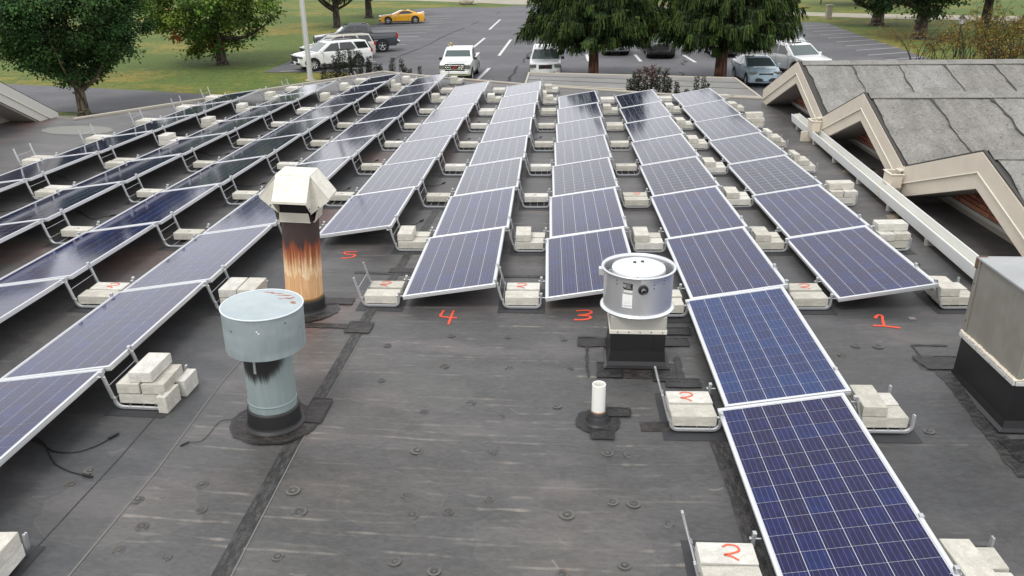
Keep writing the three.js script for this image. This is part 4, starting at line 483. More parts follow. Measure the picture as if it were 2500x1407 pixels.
{ // lower flat canopy beyond the roof edge
  const P = [[-1.44, -27.5], [5.72, -24.32], [5.81, -28.7], [-1.46, -30.6]], y = -0.34, t = thing('entrance_canopy', 'flat grey membrane canopy just beyond the far roof edge', 'canopy', [0, y, 0]);
  const m = painted(1024, 512, (i, j) => { const n = fbm(i / 90, j / 60, 4) - 0.5, s = fbm(i / 200, j / 6, 3) - 0.5, f = hash2(i, j) - 0.5; const v = 116 + 26 * n + 16 * s + 8 * f; return [v, v - 1, v - 4]; }, true, false);
  const g = new THREE.ShapeGeometry(shape(P.map(([x, z]) => [x, -z]))).rotateX(-Math.PI / 2), uv = g.attributes.uv, pp = g.attributes.position; for (let i = 0; i < uv.count; i++) uv.setXY(i, (pp.getX(i) + 2) / 8, (-pp.getZ(i) - 24) / 7); mk('membrane', g, std(0xffffff, 0.7, { map: m }), t);
  mk('slab', extrude(P.map(([x, z]) => [x, -z]), 0.22).rotateX(-Math.PI / 2).translate(0, -0.224, 0), mBeige, t);
  P.forEach(([x, z], i) => { const [u, w] = P[(i + 1) % 4], L = Math.hypot(u - x, w - z); const e = mk('edge_trim', merge([rbox(L, 0.06, 0.06, 0.01, 0, 0.012, 0), box(L, 0.2, 0.03, 0, -0.11, 0)]), mTrim, t); e.position.set((x + u) / 2, 0, (z + w) / 2); e.rotation.y = -Math.atan2(w - z, u - x); });
  for (const [zz, k] of [[0.42, 0], [0.75, 1]]) { const a = [lerp(P[0][0], P[3][0], zz), lerp(P[0][1], P[3][1], zz)], b = [lerp(P[1][0], P[2][0], zz), lerp(P[1][1], P[2][1], zz)], L = Math.hypot(b[0] - a[0], b[1] - a[1]) - 0.1; const s = mk('seam_tape', box(L, 0.004, 0.07, 0, 0.004, 0), mTape, t); s.position.set((a[0] + b[0]) / 2, 0, (a[1] + b[1]) / 2); s.rotation.y = -Math.atan2(b[1] - a[1], b[0] - a[0]); }
  for (const [x, z] of [[-1.0, -30.0], [5.3, -28.3]]) mk('post', box(0.18, 2.4, 0.18, x, -1.42, z), mBeige, t);
}
{ // curved white pipe end on the roof at far left
  const t = thing('roof_pipe', 'short white pipe lying on the roof beneath the left gable', 'pipe'); mk('pipe', bar(onRoof(-13.2, -15.2, 0.05), onRoof(-11.95, -15.6, 0.05), 0.035, 14), std(lin(0.62, 0.6, 0.55), 0.5), t); mk('support', box(0.1, 0.03, 0.12).translate(-12.4, roofY(-12.4, -15.46) + 0.012, -15.46), mSoffit, t);
}
// ------------------------------------------------------------------ lawn, lot, road
const G0 = -3.2, GB = 0.02;
const gy = (z) => G0 + GB * clamp(-z, 0, 170);
{
  const t = painted(2048, 2048, (i, j) => {
    const a = tn(i / 256, j / 256, 8), b = tn(i / 64, j / 64, 32), c = tn(i / 16, j / 10, 0 || 128), d = tn(i / 4, j / 4, 512), f = hash2(i, j);
    const dry = clamp((0.55 * a + 0.3 * b + 0.25 * c - 0.42) * 2.4, 0, 1), stripe = 0.5 + 0.5 * Math.sin((j + 30 * b) / 2048 * 6.2832 * 26);
    const k = 1 + 0.34 * (d - 0.5) + 0.3 * (f - 0.5) + 0.16 * (c - 0.5) + 0.05 * (stripe - 0.5);
    return [lerp(74, 120, dry) * k, lerp(92, 108, dry) * k, lerp(28, 42, dry) * k];
  });
  const pos = [], uv = [], idx = [], xs = [-900, -300, -120, -60, -30, 0, 30, 60, 120, 300, 900], zs = [300, 40, 0, -40, -80, -120, -170, -400, -1200];
  for (const x of xs) for (const z of zs) { pos.push(x, gy(z), z); uv.push(x / 34, z / 34); }
  for (let i = 0; i < xs.length - 1; i++) for (let j = 0; j < zs.length - 1; j++) { const a = i * zs.length + j, b = a + zs.length; idx.push(a, b, a + 1, b, b + 1, a + 1); }
  const g = new THREE.BufferGeometry(); g.setAttribute('position', new THREE.Float32BufferAttribute(pos, 3)); g.setAttribute('uv', new THREE.Float32BufferAttribute(uv, 2)); g.setIndex(idx); g.computeVertexNormals();
  struct(mk('ground', g, std(0xffffff, 1, { map: t, bumpMap: t, bumpScale: 0.05 })));
}
function sheet(pts, lift, scale = 8) { const g = new THREE.ShapeGeometry(shape(pts.map(([x, z]) => [x, -z]))), p = g.attributes.position, uv = g.attributes.uv; for (let i = 0; i < p.count; i++) { const x = p.getX(i), z = -p.getY(i); p.setXYZ(i, x, gy(z) + lift, z); uv.setXY(i, x / scale, z / scale); } g.computeVertexNormals(); return g; }
const mAsphalt = (() => { const t = painted(1024, 1024, (i, j) => { const a = tn(i / 170, j / 170, 6) - 0.5, b = tn(i / 40, j / 40, 26) - 0.5, e = tn(i / 90, j / 7, 0 || 146) - 0.5, f = hash2(i, j) - 0.5; const v = 91 + 12 * a + 8 * b + 7 * e + 10 * f; return [v, v, v + 3]; }); return std(0xffffff, 0.85, { map: t }); })();
const mPaint = std(lin(0.55, 0.55, 0.54), 0.8), mPaintOld = std(lin(0.3, 0.3, 0.3), 0.85), mConcrete = (() => { const t = painted(512, 512, (i, j) => { const a = tn(i / 60, j / 60, 9) - 0.5, f = hash2(i, j) - 0.5, b = tn(i / 12, j / 12, 43) - 0.5; const v = 152 + 14 * a + 10 * f + 8 * b; return [v, v - 6, v - 22]; }); return std(0xffffff, 0.9, { map: t }); })();
const lot = mk('parking_lot', sheet([[-18.1, -47.4], [-18.6, -66], [-18.9, -80], [-18.6, -101], [-15, -103.5], [-9, -102], [-6.5, -104.5], [-4, -107.5], [6, -106], [12, -88], [15, -78.6], [20.4, -78.2], [23.2, -76.2], [22.5, -66.3], [22.2, -57.5], [21.9, -51], [21.7, -30], [12, -36.5], [6, -38.5], [-3, -43.1], [-7, -43.4], [-13.3, -47.2]], 0.02), mAsphalt); struct(lot);
const lineAt = (a, b, w, m = mPaint, name = 'stall_line') => { const d = V2(b[0] - a[0], b[1] - a[1]), l = d.length(), nx = -d.y / l * w / 2, nz = d.x / l * w / 2; mk(name, sheet([[a[0] + nx, a[1] + nz], [b[0] + nx, b[1] + nz], [b[0] - nx, b[1] - nz], [a[0] - nx, a[1] - nz]], 0.027), m, lot); };
for (let k = 0; k < 14; k++) { const z = -55.55 - k * 3.06; if (-z < 97) lineAt([-18.0, z + 0.9], [-12.3, z], 0.11, k % 3 ? mPaint : mPaintOld); }
lineAt([-17.2, -47.75], [-12.6, -48.9], 0.12); lineAt([-17.6, -50.7], [-12.4, -52.0], 0.12);
for (let k = 0; k < 10; k++) lineAt([18.8 + 0.14 * k, -50.76 - 2.57 * k], [22.1 + 0.09 * k, -52.34 - 2.47 * k], 0.1);
// centre bays: short angled stripes with a cross line
for (const [a, b] of [[[-4.95, -43.6], [-4.7, -48.6]], [[-1.8, -43.4], [-1.55, -48.4]], [[-4.61, -54.5], [-4.5, -64.6]], [[-7.0, -55.5], [-6.7, -66]], [[-7.0, -73.2], [-6.9, -84]], [[-3.9, -73], [-3.7, -83]], [[4.5, -51.1], [4.4, -54.5]], [[1.3, -51.3], [1.2, -55]], [[7.76, -50.5], [7.5, -54]], [[10.9, -50.2], [10.6, -54]], [[14.1, -50], [13.8, -54]]]) lineAt(a, b, 0.2);
lineAt([-7.5, -60.3], [9, -57.8], 0.1, mPaintOld, 'bay_line'); lineAt([-6.9, -78.6], [8, -76.6], 0.1, mPaintOld, 'bay_line');
{ const r = rng(17), m = std(lin(0.03, 0.03, 0.032), 0.9); for (const [x0, z0, x1, z1] of [[-3.2, -43.5, -2.2, -64], [-11.5, -52, -7.5, -98], [-12, -62, 8, -61], [6, -44, 8, -56], [12, -52, 16, -76]]) { const n = 14, pts = []; for (let i = 0; i <= n; i++) pts.push([lerp(x0, x1, i / n) + (r() - 0.5) * 0.35, lerp(z0, z1, i / n)]); for (let i = 0; i < n; i++) { const w = 0.05 + 0.05 * r(); if (r() < 0.15) continue; mk('sealed_crack', sheet([[pts[i][0] - w, pts[i][1]], [pts[i][0] + w, pts[i][1] + 0.03], [pts[i + 1][0] + w, pts[i + 1][1]], [pts[i + 1][0] - w, pts[i + 1][1] - 0.03]], 0.024), m, lot); } } }
struct(mk('driveway', sheet([[-60, -45.5], [-31.2, -43.4], [-22.5, -41.1], [-16, -38.9], [-12.5, -37.4], [-10, -34], [-9.5, -28], [-14, -24], [-19.5, -34.4], [-24, -35.3], [-60, -37]], 0.015), mAsphalt));
struct(mk('driveway', sheet([[22.8, -86.8], [25.6, -86.6], [24.5, -94], [24, -110], [19, -112], [20.5, -96]], 0.018), mAsphalt));
struct(mk('sidewalk', sheet([[-24, -35.2], [-19.6, -34.4], [-14.2, -24.3], [-11.6, -18.5], [-10.4, -20.5], [-12.9, -26], [-18, -33.4], [-18.6, -34], [-24, -34.2]], 0.03, 4), mConcrete));
struct(mk('sidewalk', sheet([[-19.7, -33.6], [-17, -29.4], [-15.4, -30.4], [-18, -34.2]], 0.036, 4), mConcrete));
struct(mk('road', sheet([[-160, -160], [-22.5, -118.6], [-12, -111.6], [-7.6, -107.4], [-3.4, -106.3], [8, -101.5], [15, -92], [22.7, -85.2], [28.6, -80.7], [38.4, -76.4], [70, -66], [70, -71.5], [40, -82], [29, -86.8], [22, -91], [12, -104], [-3.3, -116], [-20, -125], [-160, -168]], 0.022, 6), mConcrete));
// flagpole, lamp post, mailboxes
{
  const P = [-14.28, gy(-44.2), -44.2], t = thing('flagpole', 'tall pale metal flagpole on the lawn beside the lot', 'flagpole', P);
  mk('pole', new THREE.CylinderGeometry(0.07, 0.15, 9, 20).translate(0, 4.5, 0), phys(lin(0.55, 0.55, 0.54), 0.45, { metalness: 0.4 }), t); mk('base_collar', lathe([[0.28, 0], [0.26, 0.05], [0.19, 0.1], [0.16, 0.16]], 20), mConcrete, t); mk('cleat', merge([rbox(0.03, 0.22, 0.05, 0.01, -0.14, 0.95, 0.06), new THREE.TorusGeometry(0.06, 0.014, 6, 16).translate(-0.12, 0.92, 0.1)]), mBlackPlastic, t); mk('finial', new THREE.SphereGeometry(0.12, 16, 12).translate(0, 9.1, 0), mTrim, t); mk('halyard', bar(V3(-0.17, 0.95, 0.05), V3(-0.1, 8.9, 0.03), 0.008, 5), mBead, t);
  const L = thing('lamp_post', 'black lamp post with a pale lantern behind the autumn bushes', 'lamp post', [23.8, gy(-52.2), -52.2]); mk('post', new THREE.CylinderGeometry(0.045, 0.06, 1.95, 12).translate(0, 0.97, 0), mBlackPlastic, L); mk('lantern_glass', new THREE.CylinderGeometry(0.17, 0.1, 0.32, 6).translate(0, 2.12, 0), std(lin(0.6, 0.6, 0.68), 0.2), L); mk('lantern_cap', lathe([[0.22, 2.27], [0.2, 2.3], [0.08, 2.42], [0.02, 2.5]], 12), mBlackPlastic, L); mk('arm', bar(V3(0, 1.85, 0), V3(0.2, 2.0, 0.05), 0.02), mBlackPlastic, L);
  const M = thing('mailbox', 'black mailbox on a white post by the far road', 'mailbox', [22.7, gy(-85.7), -85.7], 0.3); mk('post', bar(V3(0, 0, 0), V3(0.15, 1.1, 0), 0.07, 8), std(lin(0.62, 0.62, 0.6), 0.7), M); mk('box', merge([rbox(0.32, 0.22, 0.55, 0.03, 0.18, 1.2, 0), new THREE.CylinderGeometry(0.16, 0.16, 0.55, 16, 1, false, 0, Math.PI).rotateX(Math.PI / 2).rotateZ(Math.PI / 2 * 0).translate(0.18, 1.3, 0)]), mBlackPlastic, M);
  const S = thing('stone_marker', 'pale square stone marker on the lawn by the far road', 'marker', [24.6, gy(-81), -81]); mk('pillar', rbox(0.5, 1.15, 0.5, 0.04, 0, 0.57, 0), mConcrete, S); mk('cap', rbox(0.6, 0.14, 0.6, 0.04, 0, 1.2, 0), mConcrete, S);
  const Q = thing('driveway_post', 'thin dark post beside the far driveway', 'post', [29.6, gy(-101), -101]); mk('post', cyl(0.07, 0.07, 1.3, 0, 0.65, 0, 8), mBlackPlastic, Q); mk('cap', new THREE.SphereGeometry(0.09, 8, 6).translate(0, 1.33, 0), mBlackPlastic, Q);
  const K = thing('boulder', 'pale boulder on the verge beside the lot entrance', 'boulder', [-13.2, gy(-108), -108]); { const g = new THREE.IcosahedronGeometry(0.9, 3), p = g.attributes.position; for (let i = 0; i < p.count; i++) { const v = V3().fromBufferAttribute(p, i), k = 0.75 + 0.5 * fbm(v.x * 1.4 + 9, v.y * 1.4 + v.z * 1.1 + 5, 3); p.setXYZ(i, v.x * k * 1.2, v.y * k * 0.6 + 0.3, v.z * k); } g.computeVertexNormals(); mk('stone', g, mConcrete, K); mk('small_stone', new THREE.IcosahedronGeometry(0.3, 1).scale(1.3, 0.7, 1).translate(1.0, 0.15, 0.3), mConcrete, K); }
}
// ------------------------------------------------------------------ vehicles (x forward, z to the left side of the car)
const mTyre = std(lin(0.016, 0.016, 0.017), 0.85), mRimMetal = phys(lin(0.6, 0.61, 0.62), 0.3, { metalness: 0.8 }), mGlassDark = phys(lin(0.02, 0.024, 0.026), 0.06, { clearcoat: 0.5 }), mGlassTint = phys(lin(0.07, 0.095, 0.095), 0.05), mChrome = phys(lin(0.72, 0.73, 0.74), 0.15, { metalness: 1 }), mLampClear = phys(lin(0.16, 0.17, 0.18), 0.08, { clearcoat: 1, metalness: 0.3 }), mLampRed = phys(lin(0.35, 0.012, 0.015), 0.15, { clearcoat: 1 }), mTrimBlack = std(lin(0.018, 0.018, 0.019), 0.6), mInterior = std(lin(0.03, 0.03, 0.03), 0.9), mPlate = std(lin(0.6, 0.62, 0.6), 0.5);
const paint = (c) => phys(lin(...c), 0.38, { clearcoat: 1, clearcoatRoughness: 0.06 });
const gTyre = lathe([[0.62, -0.48], [0.9, -0.5], [0.98, -0.4], [1, -0.2], [1, 0.2], [0.98, 0.4], [0.9, 0.5], [0.62, 0.48]], 28).rotateX(Math.PI / 2);
const gRim = (n) => { const p = [lathe([[0.66, 0.44], [0.62, 0.47], [0.58, 0.4], [0.58, -0.3]], 28).rotateX(Math.PI / 2), new THREE.CylinderGeometry(0.14, 0.16, 0.12, 14).rotateX(Math.PI / 2).translate(0, 0, 0.38)]; for (let i = 0; i < n; i++) p.push(rbox(0.13, 0.5, 0.1, 0.02, 0, 0.35, 0.37, 1).rotateZ(i / n * 6.2832)); return merge(p); };
const gRims = { 5: gRim(5), 6: gRim(6), 8: gRim(8) }, gHubBack = new THREE.CircleGeometry(0.6, 20);
// A car from two side outlines: lower body and cabin. Points are [x, y] in metres, x forward, drawn around.
function car(label, S, pos, turn, group) {
  const t = thing(S.name, label, S.category, pos, turn, 'parked vehicles'); t.scale.setScalar(S.scale ?? 0.92); const W = S.w, hw = W / 2, m = S.paint;
  const arch = S.r * 1.17, yc = S.r * 0.98, xf = S.axle[0], xr = S.axle[1], sill = S.sill;
  const arcPts = (cx) => { const o = [], a0 = Math.asin(clamp((sill - yc) / arch, -1, 1)); for (let i = 0; i <= 10; i++) { const a = a0 + (Math.PI - 2 * a0) * i / 10; o.push([cx + arch * Math.cos(a), yc + arch * Math.sin(a)]); } return o; };
  const low = [...S.top, [S.tail, sill + 0.12], [S.tail + 0.08, sill], ...arcPts(xr).reverse(), ...arcPts(xf).reverse(), [S.nose - 0.1, sill], [S.nose, sill + 0.12]];
  const bend = (g, tumble) => { const p = g.attributes.position; for (let i = 0; i < p.count; i++) { let x = p.getX(i), y = p.getY(i), z = p.getZ(i); const u = z / hw; if (tumble) { const k = clamp((y - S.belt) / (S.h - S.belt), 0, 1); z *= lerp(S.shoulder ?? 0.97, S.roofW, k); const c = smooth(S.cab[1] + 0.9, S.cab[1], x) * 0.03; z *= 1 - c; } else { z *= 1 - 0.05 * smooth(S.belt - 0.05, S.belt + 0.25, y) * 0.4 - 0.03 * smooth(0.6, sill, y); } const f = smooth(S.nose - 0.9, S.nose, x), b = smooth(S.tail + 0.7, S.tail, x); x -= f * (S.round ?? 0.22) * u * u * (tumble ? 0.5 : 1); x += b * 0.1 * u * u; z *= 1 - 0.05 * f - 0.03 * b; p.setXYZ(i, x, y, z); } g.computeVertexNormals(); return toCreasedNormals(g.index ? g.toNonIndexed() : g, 0.65); };
  const ex = (pts, depth, bev, steps) => extrude(pts, depth - 2 * bev, bev, steps).translate(0, 0, -depth / 2 + bev);
  mk('body', bend(ex(low, W, 0.045, 10), false), m, t);
  mk('cabin', bend(ex(S.cabin, W, 0.05, 8), true), S.cabPaint ?? m, t);
  mk('underbody', box(S.nose - S.tail - 0.7, 0.2, W * 0.82, (S.nose + S.tail) / 2, sill + 0.16, 0), mTrimBlack, t);
  for (const [cx, cz] of [[xf, 1], [xf, -1], [xr, 1], [xr, -1]]) mk('wheel_well', new THREE.CylinderGeometry(arch * 0.98, arch * 0.98, W * 0.3, 18).rotateX(Math.PI / 2).translate(cx, yc + 0.02, cz * (hw - W * 0.2)), mTrimBlack, t);
  // windows: side panes follow the cabin's lean
  for (const s of [1, -1]) for (const win of S.windows) { const g = extrude(win, 0.012, 0, 1).translate(0, 0, s > 0 ? hw - 0.004 : -hw - 0.008); mk('side_window', bend(g, true), S.tint ?? mGlassDark, t); }
  const glassQuad = (a, b, wa, wb, off) => { const d = V2(b[0] - a[0], b[1] - a[1]).normalize(), n = V2(-d.y, d.x).multiplyScalar(off), N = 8, pos = [], idx = []; for (let i = 0; i <= N; i++) for (const [q, ww] of [[a, wa], [b, wb]]) { const u = i / N * 2 - 1, k = clamp((q[1] - S.belt) / (S.h - S.belt), 0, 1), z = u * hw * lerp(S.shoulder ?? 0.97, S.roofW, k) * ww; pos.push(q[0] + n.x - Math.sign(off) * 0 - 0.04 * u * u * (a[0] > 0 ? 1 : -1) * 0, q[1] + n.y, z); } for (let i = 0; i < N; i++) { const q = i * 2; idx.push(q, q + 2, q + 1, q + 1, q + 2, q + 3); } const g = new THREE.BufferGeometry(); g.setAttribute('position', new THREE.Float32BufferAttribute(pos, 3)); g.setIndex(idx); g.computeVertexNormals(); return g; };
  mk('windshield', glassQuad(S.ws[0], S.ws[1], 0.9, 0.86, S.wsOff ?? -0.012), S.wsMat ?? mGlassTint, t);
  if (S.rw) mk('rear_window', glassQuad(S.rw[0], S.rw[1], 0.84, 0.82, S.rwOff ?? 0.012), mGlassDark, t);
  for (const [cx, cz] of [[xf, 1], [xf, -1], [xr, 1], [xr, -1]]) {
    const w = new THREE.Group(); w.name = 'wheel'; w.position.set(cx, S.r, cz * (hw - 0.13)); if (cz < 0) w.rotation.y = Math.PI; t.add(w);
    const ty = mk('tyre', gTyre, mTyre, w); ty.scale.set(S.r, S.r, 0.24); const rm = mk('rim', gRims[S.spokes ?? 5], S.rimMat ?? mRimMetal, w); rm.scale.set(S.r, S.r, 0.24); const hb = mk('brake', gHubBack, mTrimBlack, w); hb.scale.set(S.r, S.r, 1); hb.position.z = 0.03;
    mk('arch_liner', new THREE.TorusGeometry(arch - 0.005, 0.022, 6, 24, Math.PI).translate(cx, yc, cz * (hw - 0.02)), S.archMat ?? mTrimBlack, t);
  }
  const bx = (w, h, d, x, y, z, mm, name, r = 0.02) => { const dd = Math.min(w, h, d); return mk(name, rbox(w, h, d, Math.min(r, dd / 2.2), x, y, z), mm, t); };
  for (const s of [1, -1]) {
    const g = rbox(0.13, S.mir?.[2] ?? 0.16, 0.2, 0.04, S.mir?.[0] ?? S.ws[0][0] - 0.25, S.mir?.[1] ?? S.belt + 0.08, s * (hw + 0.08)); mk('mirror', g, S.mirMat ?? m, t);
    const hl = S.head; const q = rbox(0.2, hl[1], hl[2], 0.03, S.nose - hl[3], hl[0], s * (hw - hl[2] / 2 - 0.04)); mk('headlight', q, mLampClear, t);
    const tl = S.tailLamp; if (tl) mk('taillight', rbox(0.16, tl[1], tl[2], 0.03, S.tail + tl[3], tl[0], s * (hw - tl[2] / 2 - 0.02)), mLampRed, t);
    for (const dx of S.handles ?? []) mk('door_handle', rbox(0.18, 0.03, 0.03, 0.01, dx, S.belt - 0.12, s * (hw + 0.002)), S.handleMat ?? m, t);
    for (const dx of S.doorLines ?? []) mk('door_gap', box(0.012, S.belt - sill - 0.12, 0.006, dx, (S.belt + sill) / 2 + 0.02, s * (hw + 0.0005)), mTrimBlack, t);
    mk('sill_trim', rbox(xf - xr - 2 * arch, 0.1, 0.05, 0.02, (xf + xr) / 2, sill + 0.04, s * (hw - 0.015)), S.sillMat ?? mTrimBlack, t);
  }
  const gr = S.grille; mk('grille', rbox(0.1, gr[1], gr[2], 0.03, S.nose - gr[3], gr[0], 0), S.grilleMat ?? mTrimBlack, t);
  mk('lower_grille', rbox(0.1, 0.14, W * 0.62, 0.03, S.nose - 0.06, sill + 0.16, 0), mTrimBlack, t);
  mk('plate', rbox(0.02, 0.13, 0.3, 0.005, S.tail - 0.005, S.plateY ?? 0.75, 0), mPlate, t);
  return { t, bx, bend, ex };
}
const carY = (x, z) => [x, gy(z) + 0.03, z];
const suvTop = (L, nose, h0, hoodRear) => null;
const SUV = (o) => ({ name: 'parked_suv', category: 'suv', w: 1.96, h: 1.78, nose: 2.58, tail: -2.58, belt: 1.1, sill: 0.28, r: 0.375, axle: [1.62, -1.45], roofW: 0.78, shoulder: 0.97, spokes: 8, top: [[2.58, 0.82], [2.5, 0.98], [1.3, 1.14], [-2.5, 1.16], [-2.6, 0.9]], cabin: [[1.4, 1.06], [0.45, 1.68], [0.1, 1.75], [-1.6, 1.77], [-2.2, 1.7], [-2.52, 1.1], [-2.52, 1.06]], windows: [[[0.95, 1.14], [0.3, 1.6], [-0.2, 1.64], [-0.2, 1.14]], [[-0.28, 1.14], [-0.28, 1.64], [-1.1, 1.64], [-1.35, 1.3], [-1.2, 1.14]], [[-1.5, 1.22], [-1.25, 1.64], [-2.1, 1.62], [-2.34, 1.22]]], ws: [[1.28, 1.13], [0.52, 1.63]], rw: [[-2.53, 1.15], [-2.27, 1.62]], cab: [1.4, -2.5], head: [0.86, 0.14, 0.42, 0.17], tailLamp: [1.05, 0.24, 0.3, 0.12], grille: [0.74, 0.34, 1.0, 0.05], handles: [0.1, -0.95], doorLines: [0.95, -0.24, -1.3], ...o });
const roofRails = (c, y, x0, x1, z, mm) => { for (const s of [1, -1]) mk('roof_rail', merge([bar(V3(x0, y + 0.05, s * z), V3(x1, y + 0.04, s * z), 0.022, 8), bar(V3(x0, y - 0.02, s * z), V3(x0, y + 0.05, s * z), 0.02), bar(V3(x1, y - 0.02, s * z), V3(x1, y + 0.04, s * z), 0.02)]), mm, c.t); };
const WHITE = [0.76, 0.77, 0.76];
const dirOf = (ax, az) => Math.atan2(-az, ax);                    // heading from a forward vector
function emblemText(c, text, x, y, s, mat) { const cv = canvas(256, 96), g = cv.getContext('2d'); g.fillStyle = '#1a1a1c'; g.fillRect(0, 0, 256, 96); g.fillStyle = '#c2202c'; g.font = 'bold 84px sans-serif'; g.textAlign = 'center'; g.fillText(text, 128, 78); mk('emblem', new THREE.PlaneGeometry(s, s * 0.375).rotateY(Math.PI / 2).translate(x, y, 0), std(0xffffff, 0.4, { map: tex(cv) }), c.t); }
// 1 white SUV by the flagpole
{ const c = car('white suv parked nose to the lawn beside the flagpole', SUV({ paint: paint(WHITE), rimMat: mRimMetal }), carY(-14.4, -49.2), dirOf(-0.8, 0.6)); roofRails(c, 1.78, 0.1, -1.9, 0.66, mTrimBlack); c.bx(0.06, 0.12, 0.5, 2.53, 0.46, 0.6, mTrimBlack, 'fog_lamp'); c.bx(0.06, 0.12, 0.5, 2.53, 0.46, -0.6, mTrimBlack, 'fog_lamp'); }
// 2 silver-beige wagon with roof rack
{ const c = car('pale beige suv with roof rack between the white suv and grey pickup', SUV({ paint: paint([0.5, 0.48, 0.42]), r: 0.35, h: 1.7 }), carY(-15.1, -53.1), dirOf(-0.84, 0.54)); roofRails(c, 1.78, 0.2, -2.0, 0.62, mTrimBlack); c.bx(0.06, 0.04, 1.3, -0.3, 1.84, 0, mTrimBlack, 'roof_bar'); c.bx(0.06, 0.04, 1.3, -1.3, 1.84, 0, mTrimBlack, 'roof_bar'); }
// 3 dark grey pickup with covered bed
const PICK = (o) => ({ name: 'parked_pickup', category: 'pickup', w: 2.02, h: 1.93, nose: 2.9, tail: -2.9, belt: 1.22, sill: 0.42, r: 0.41, axle: [1.9, -1.75], roofW: 0.8, shoulder: 0.96, spokes: 5, round: 0.16, top: [[2.9, 1.0], [2.82, 1.14], [1.45, 1.25], [-2.82, 1.27], [-2.92, 1.0]], cabin: [[1.5, 1.18], [0.72, 1.8], [0.4, 1.9], [-0.85, 1.9], [-1.0, 1.8], [-1.05, 1.18]], windows: [[[1.02, 1.25], [0.55, 1.76], [0.08, 1.8], [0.08, 1.25]], [[0.0, 1.25], [0.0, 1.8], [-0.8, 1.78], [-0.85, 1.25]]], ws: [[1.38, 1.25], [0.78, 1.76]], rw: [[-1.07, 1.27], [-1.03, 1.75]], cab: [1.5, -1.05], head: [1.0, 0.2, 0.34, 0.12], tailLamp: [1.1, 0.34, 0.16, 0.09], grille: [0.93, 0.42, 1.22, 0.04], handles: [0.25, -0.6], doorLines: [1.05, 0.04, -0.95], mirMat: mTrimBlack, ...o });
{ const c = car('dark grey pickup truck with covered bed on the left of the lot', PICK({ paint: paint([0.035, 0.042, 0.05]), scale: 1.0, mirMat: mChrome }), carY(-14.95, -57.3), dirOf(-0.95, 0.3)); c.bx(1.72, 0.04, 1.86, -1.98, 1.29, 0, std(lin(0.1, 0.105, 0.11), 0.7), 'bed_cover'); c.bx(0.12, 0.2, 1.9, -2.96, 0.62, 0, mChrome, 'rear_bumper'); c.bx(0.12, 0.2, 1.9, 2.88, 0.62, 0, mChrome, 'front_bumper'); for (const s of [1, -1]) c.bx(3.0, 0.04, 0.02, 0.05, 0.78, s * 1.015, mChrome, 'side_strip'); }
// 4 yellow coupe with black stripe
{
  const c = car('bright yellow coupe with black hood stripes parked by the lawn trees', { name: 'parked_coupe', category: 'coupe', w: 1.92, h: 1.37, nose: 2.42, tail: -2.42, belt: 0.92, sill: 0.2, r: 0.365, axle: [1.5, -1.36], roofW: 0.72, shoulder: 0.95, spokes: 5, top: [[2.42, 0.66], [2.36, 0.82], [0.95, 0.96], [-1.6, 1.0], [-2.3, 1.05], [-2.44, 0.85]], cabin: [[0.95, 0.9], [0.1, 1.3], [-0.3, 1.36], [-0.8, 1.34], [-1.75, 1.02], [-1.8, 0.95]], windows: [[[0.55, 0.96], [0.05, 1.24], [-0.35, 1.29], [-0.75, 1.26], [-1.15, 1.08], [-0.9, 0.98]]], ws: [[0.85, 0.96], [0.16, 1.27]], rw: [[-1.7, 1.04], [-0.88, 1.32]], cab: [0.95, -1.7], head: [0.7, 0.1, 0.35, 0.12], tailLamp: [0.9, 0.1, 0.5, 0.05], grille: [0.7, 0.14, 1.3, 0.03], handles: [-0.45], doorLines: [0.75, -0.62], paint: paint([0.72, 0.36, 0.012]), wsMat: mGlassDark, mir: [0.4, 1.0, 0.12] }, carY(-16.3, -80.6), dirOf(-0.96, 0.27));
  for (const s of [1, -1]) { const st = mk('hood_stripe', quad(V3(2.2, 0.86, s * 0.42), V3(0.98, 0.975, s * 0.5), V3(0.98, 0.975, s * 0.12), V3(2.2, 0.86, s * 0.12)), std(lin(0.012, 0.012, 0.012), 0.3, { side: THREE.DoubleSide }), c.t); }
  c.bx(0.7, 0.02, 0.5, -0.3, 1.372, 0, mTrimBlack, 'sunroof'); c.bx(0.2, 0.03, 1.5, -2.3, 1.1, 0, paint([0.72, 0.36, 0.012]), 'spoiler'); c.bx(0.1, 0.16, 1.5, -2.4, 0.32, 0, mTrimBlack, 'diffuser');
}
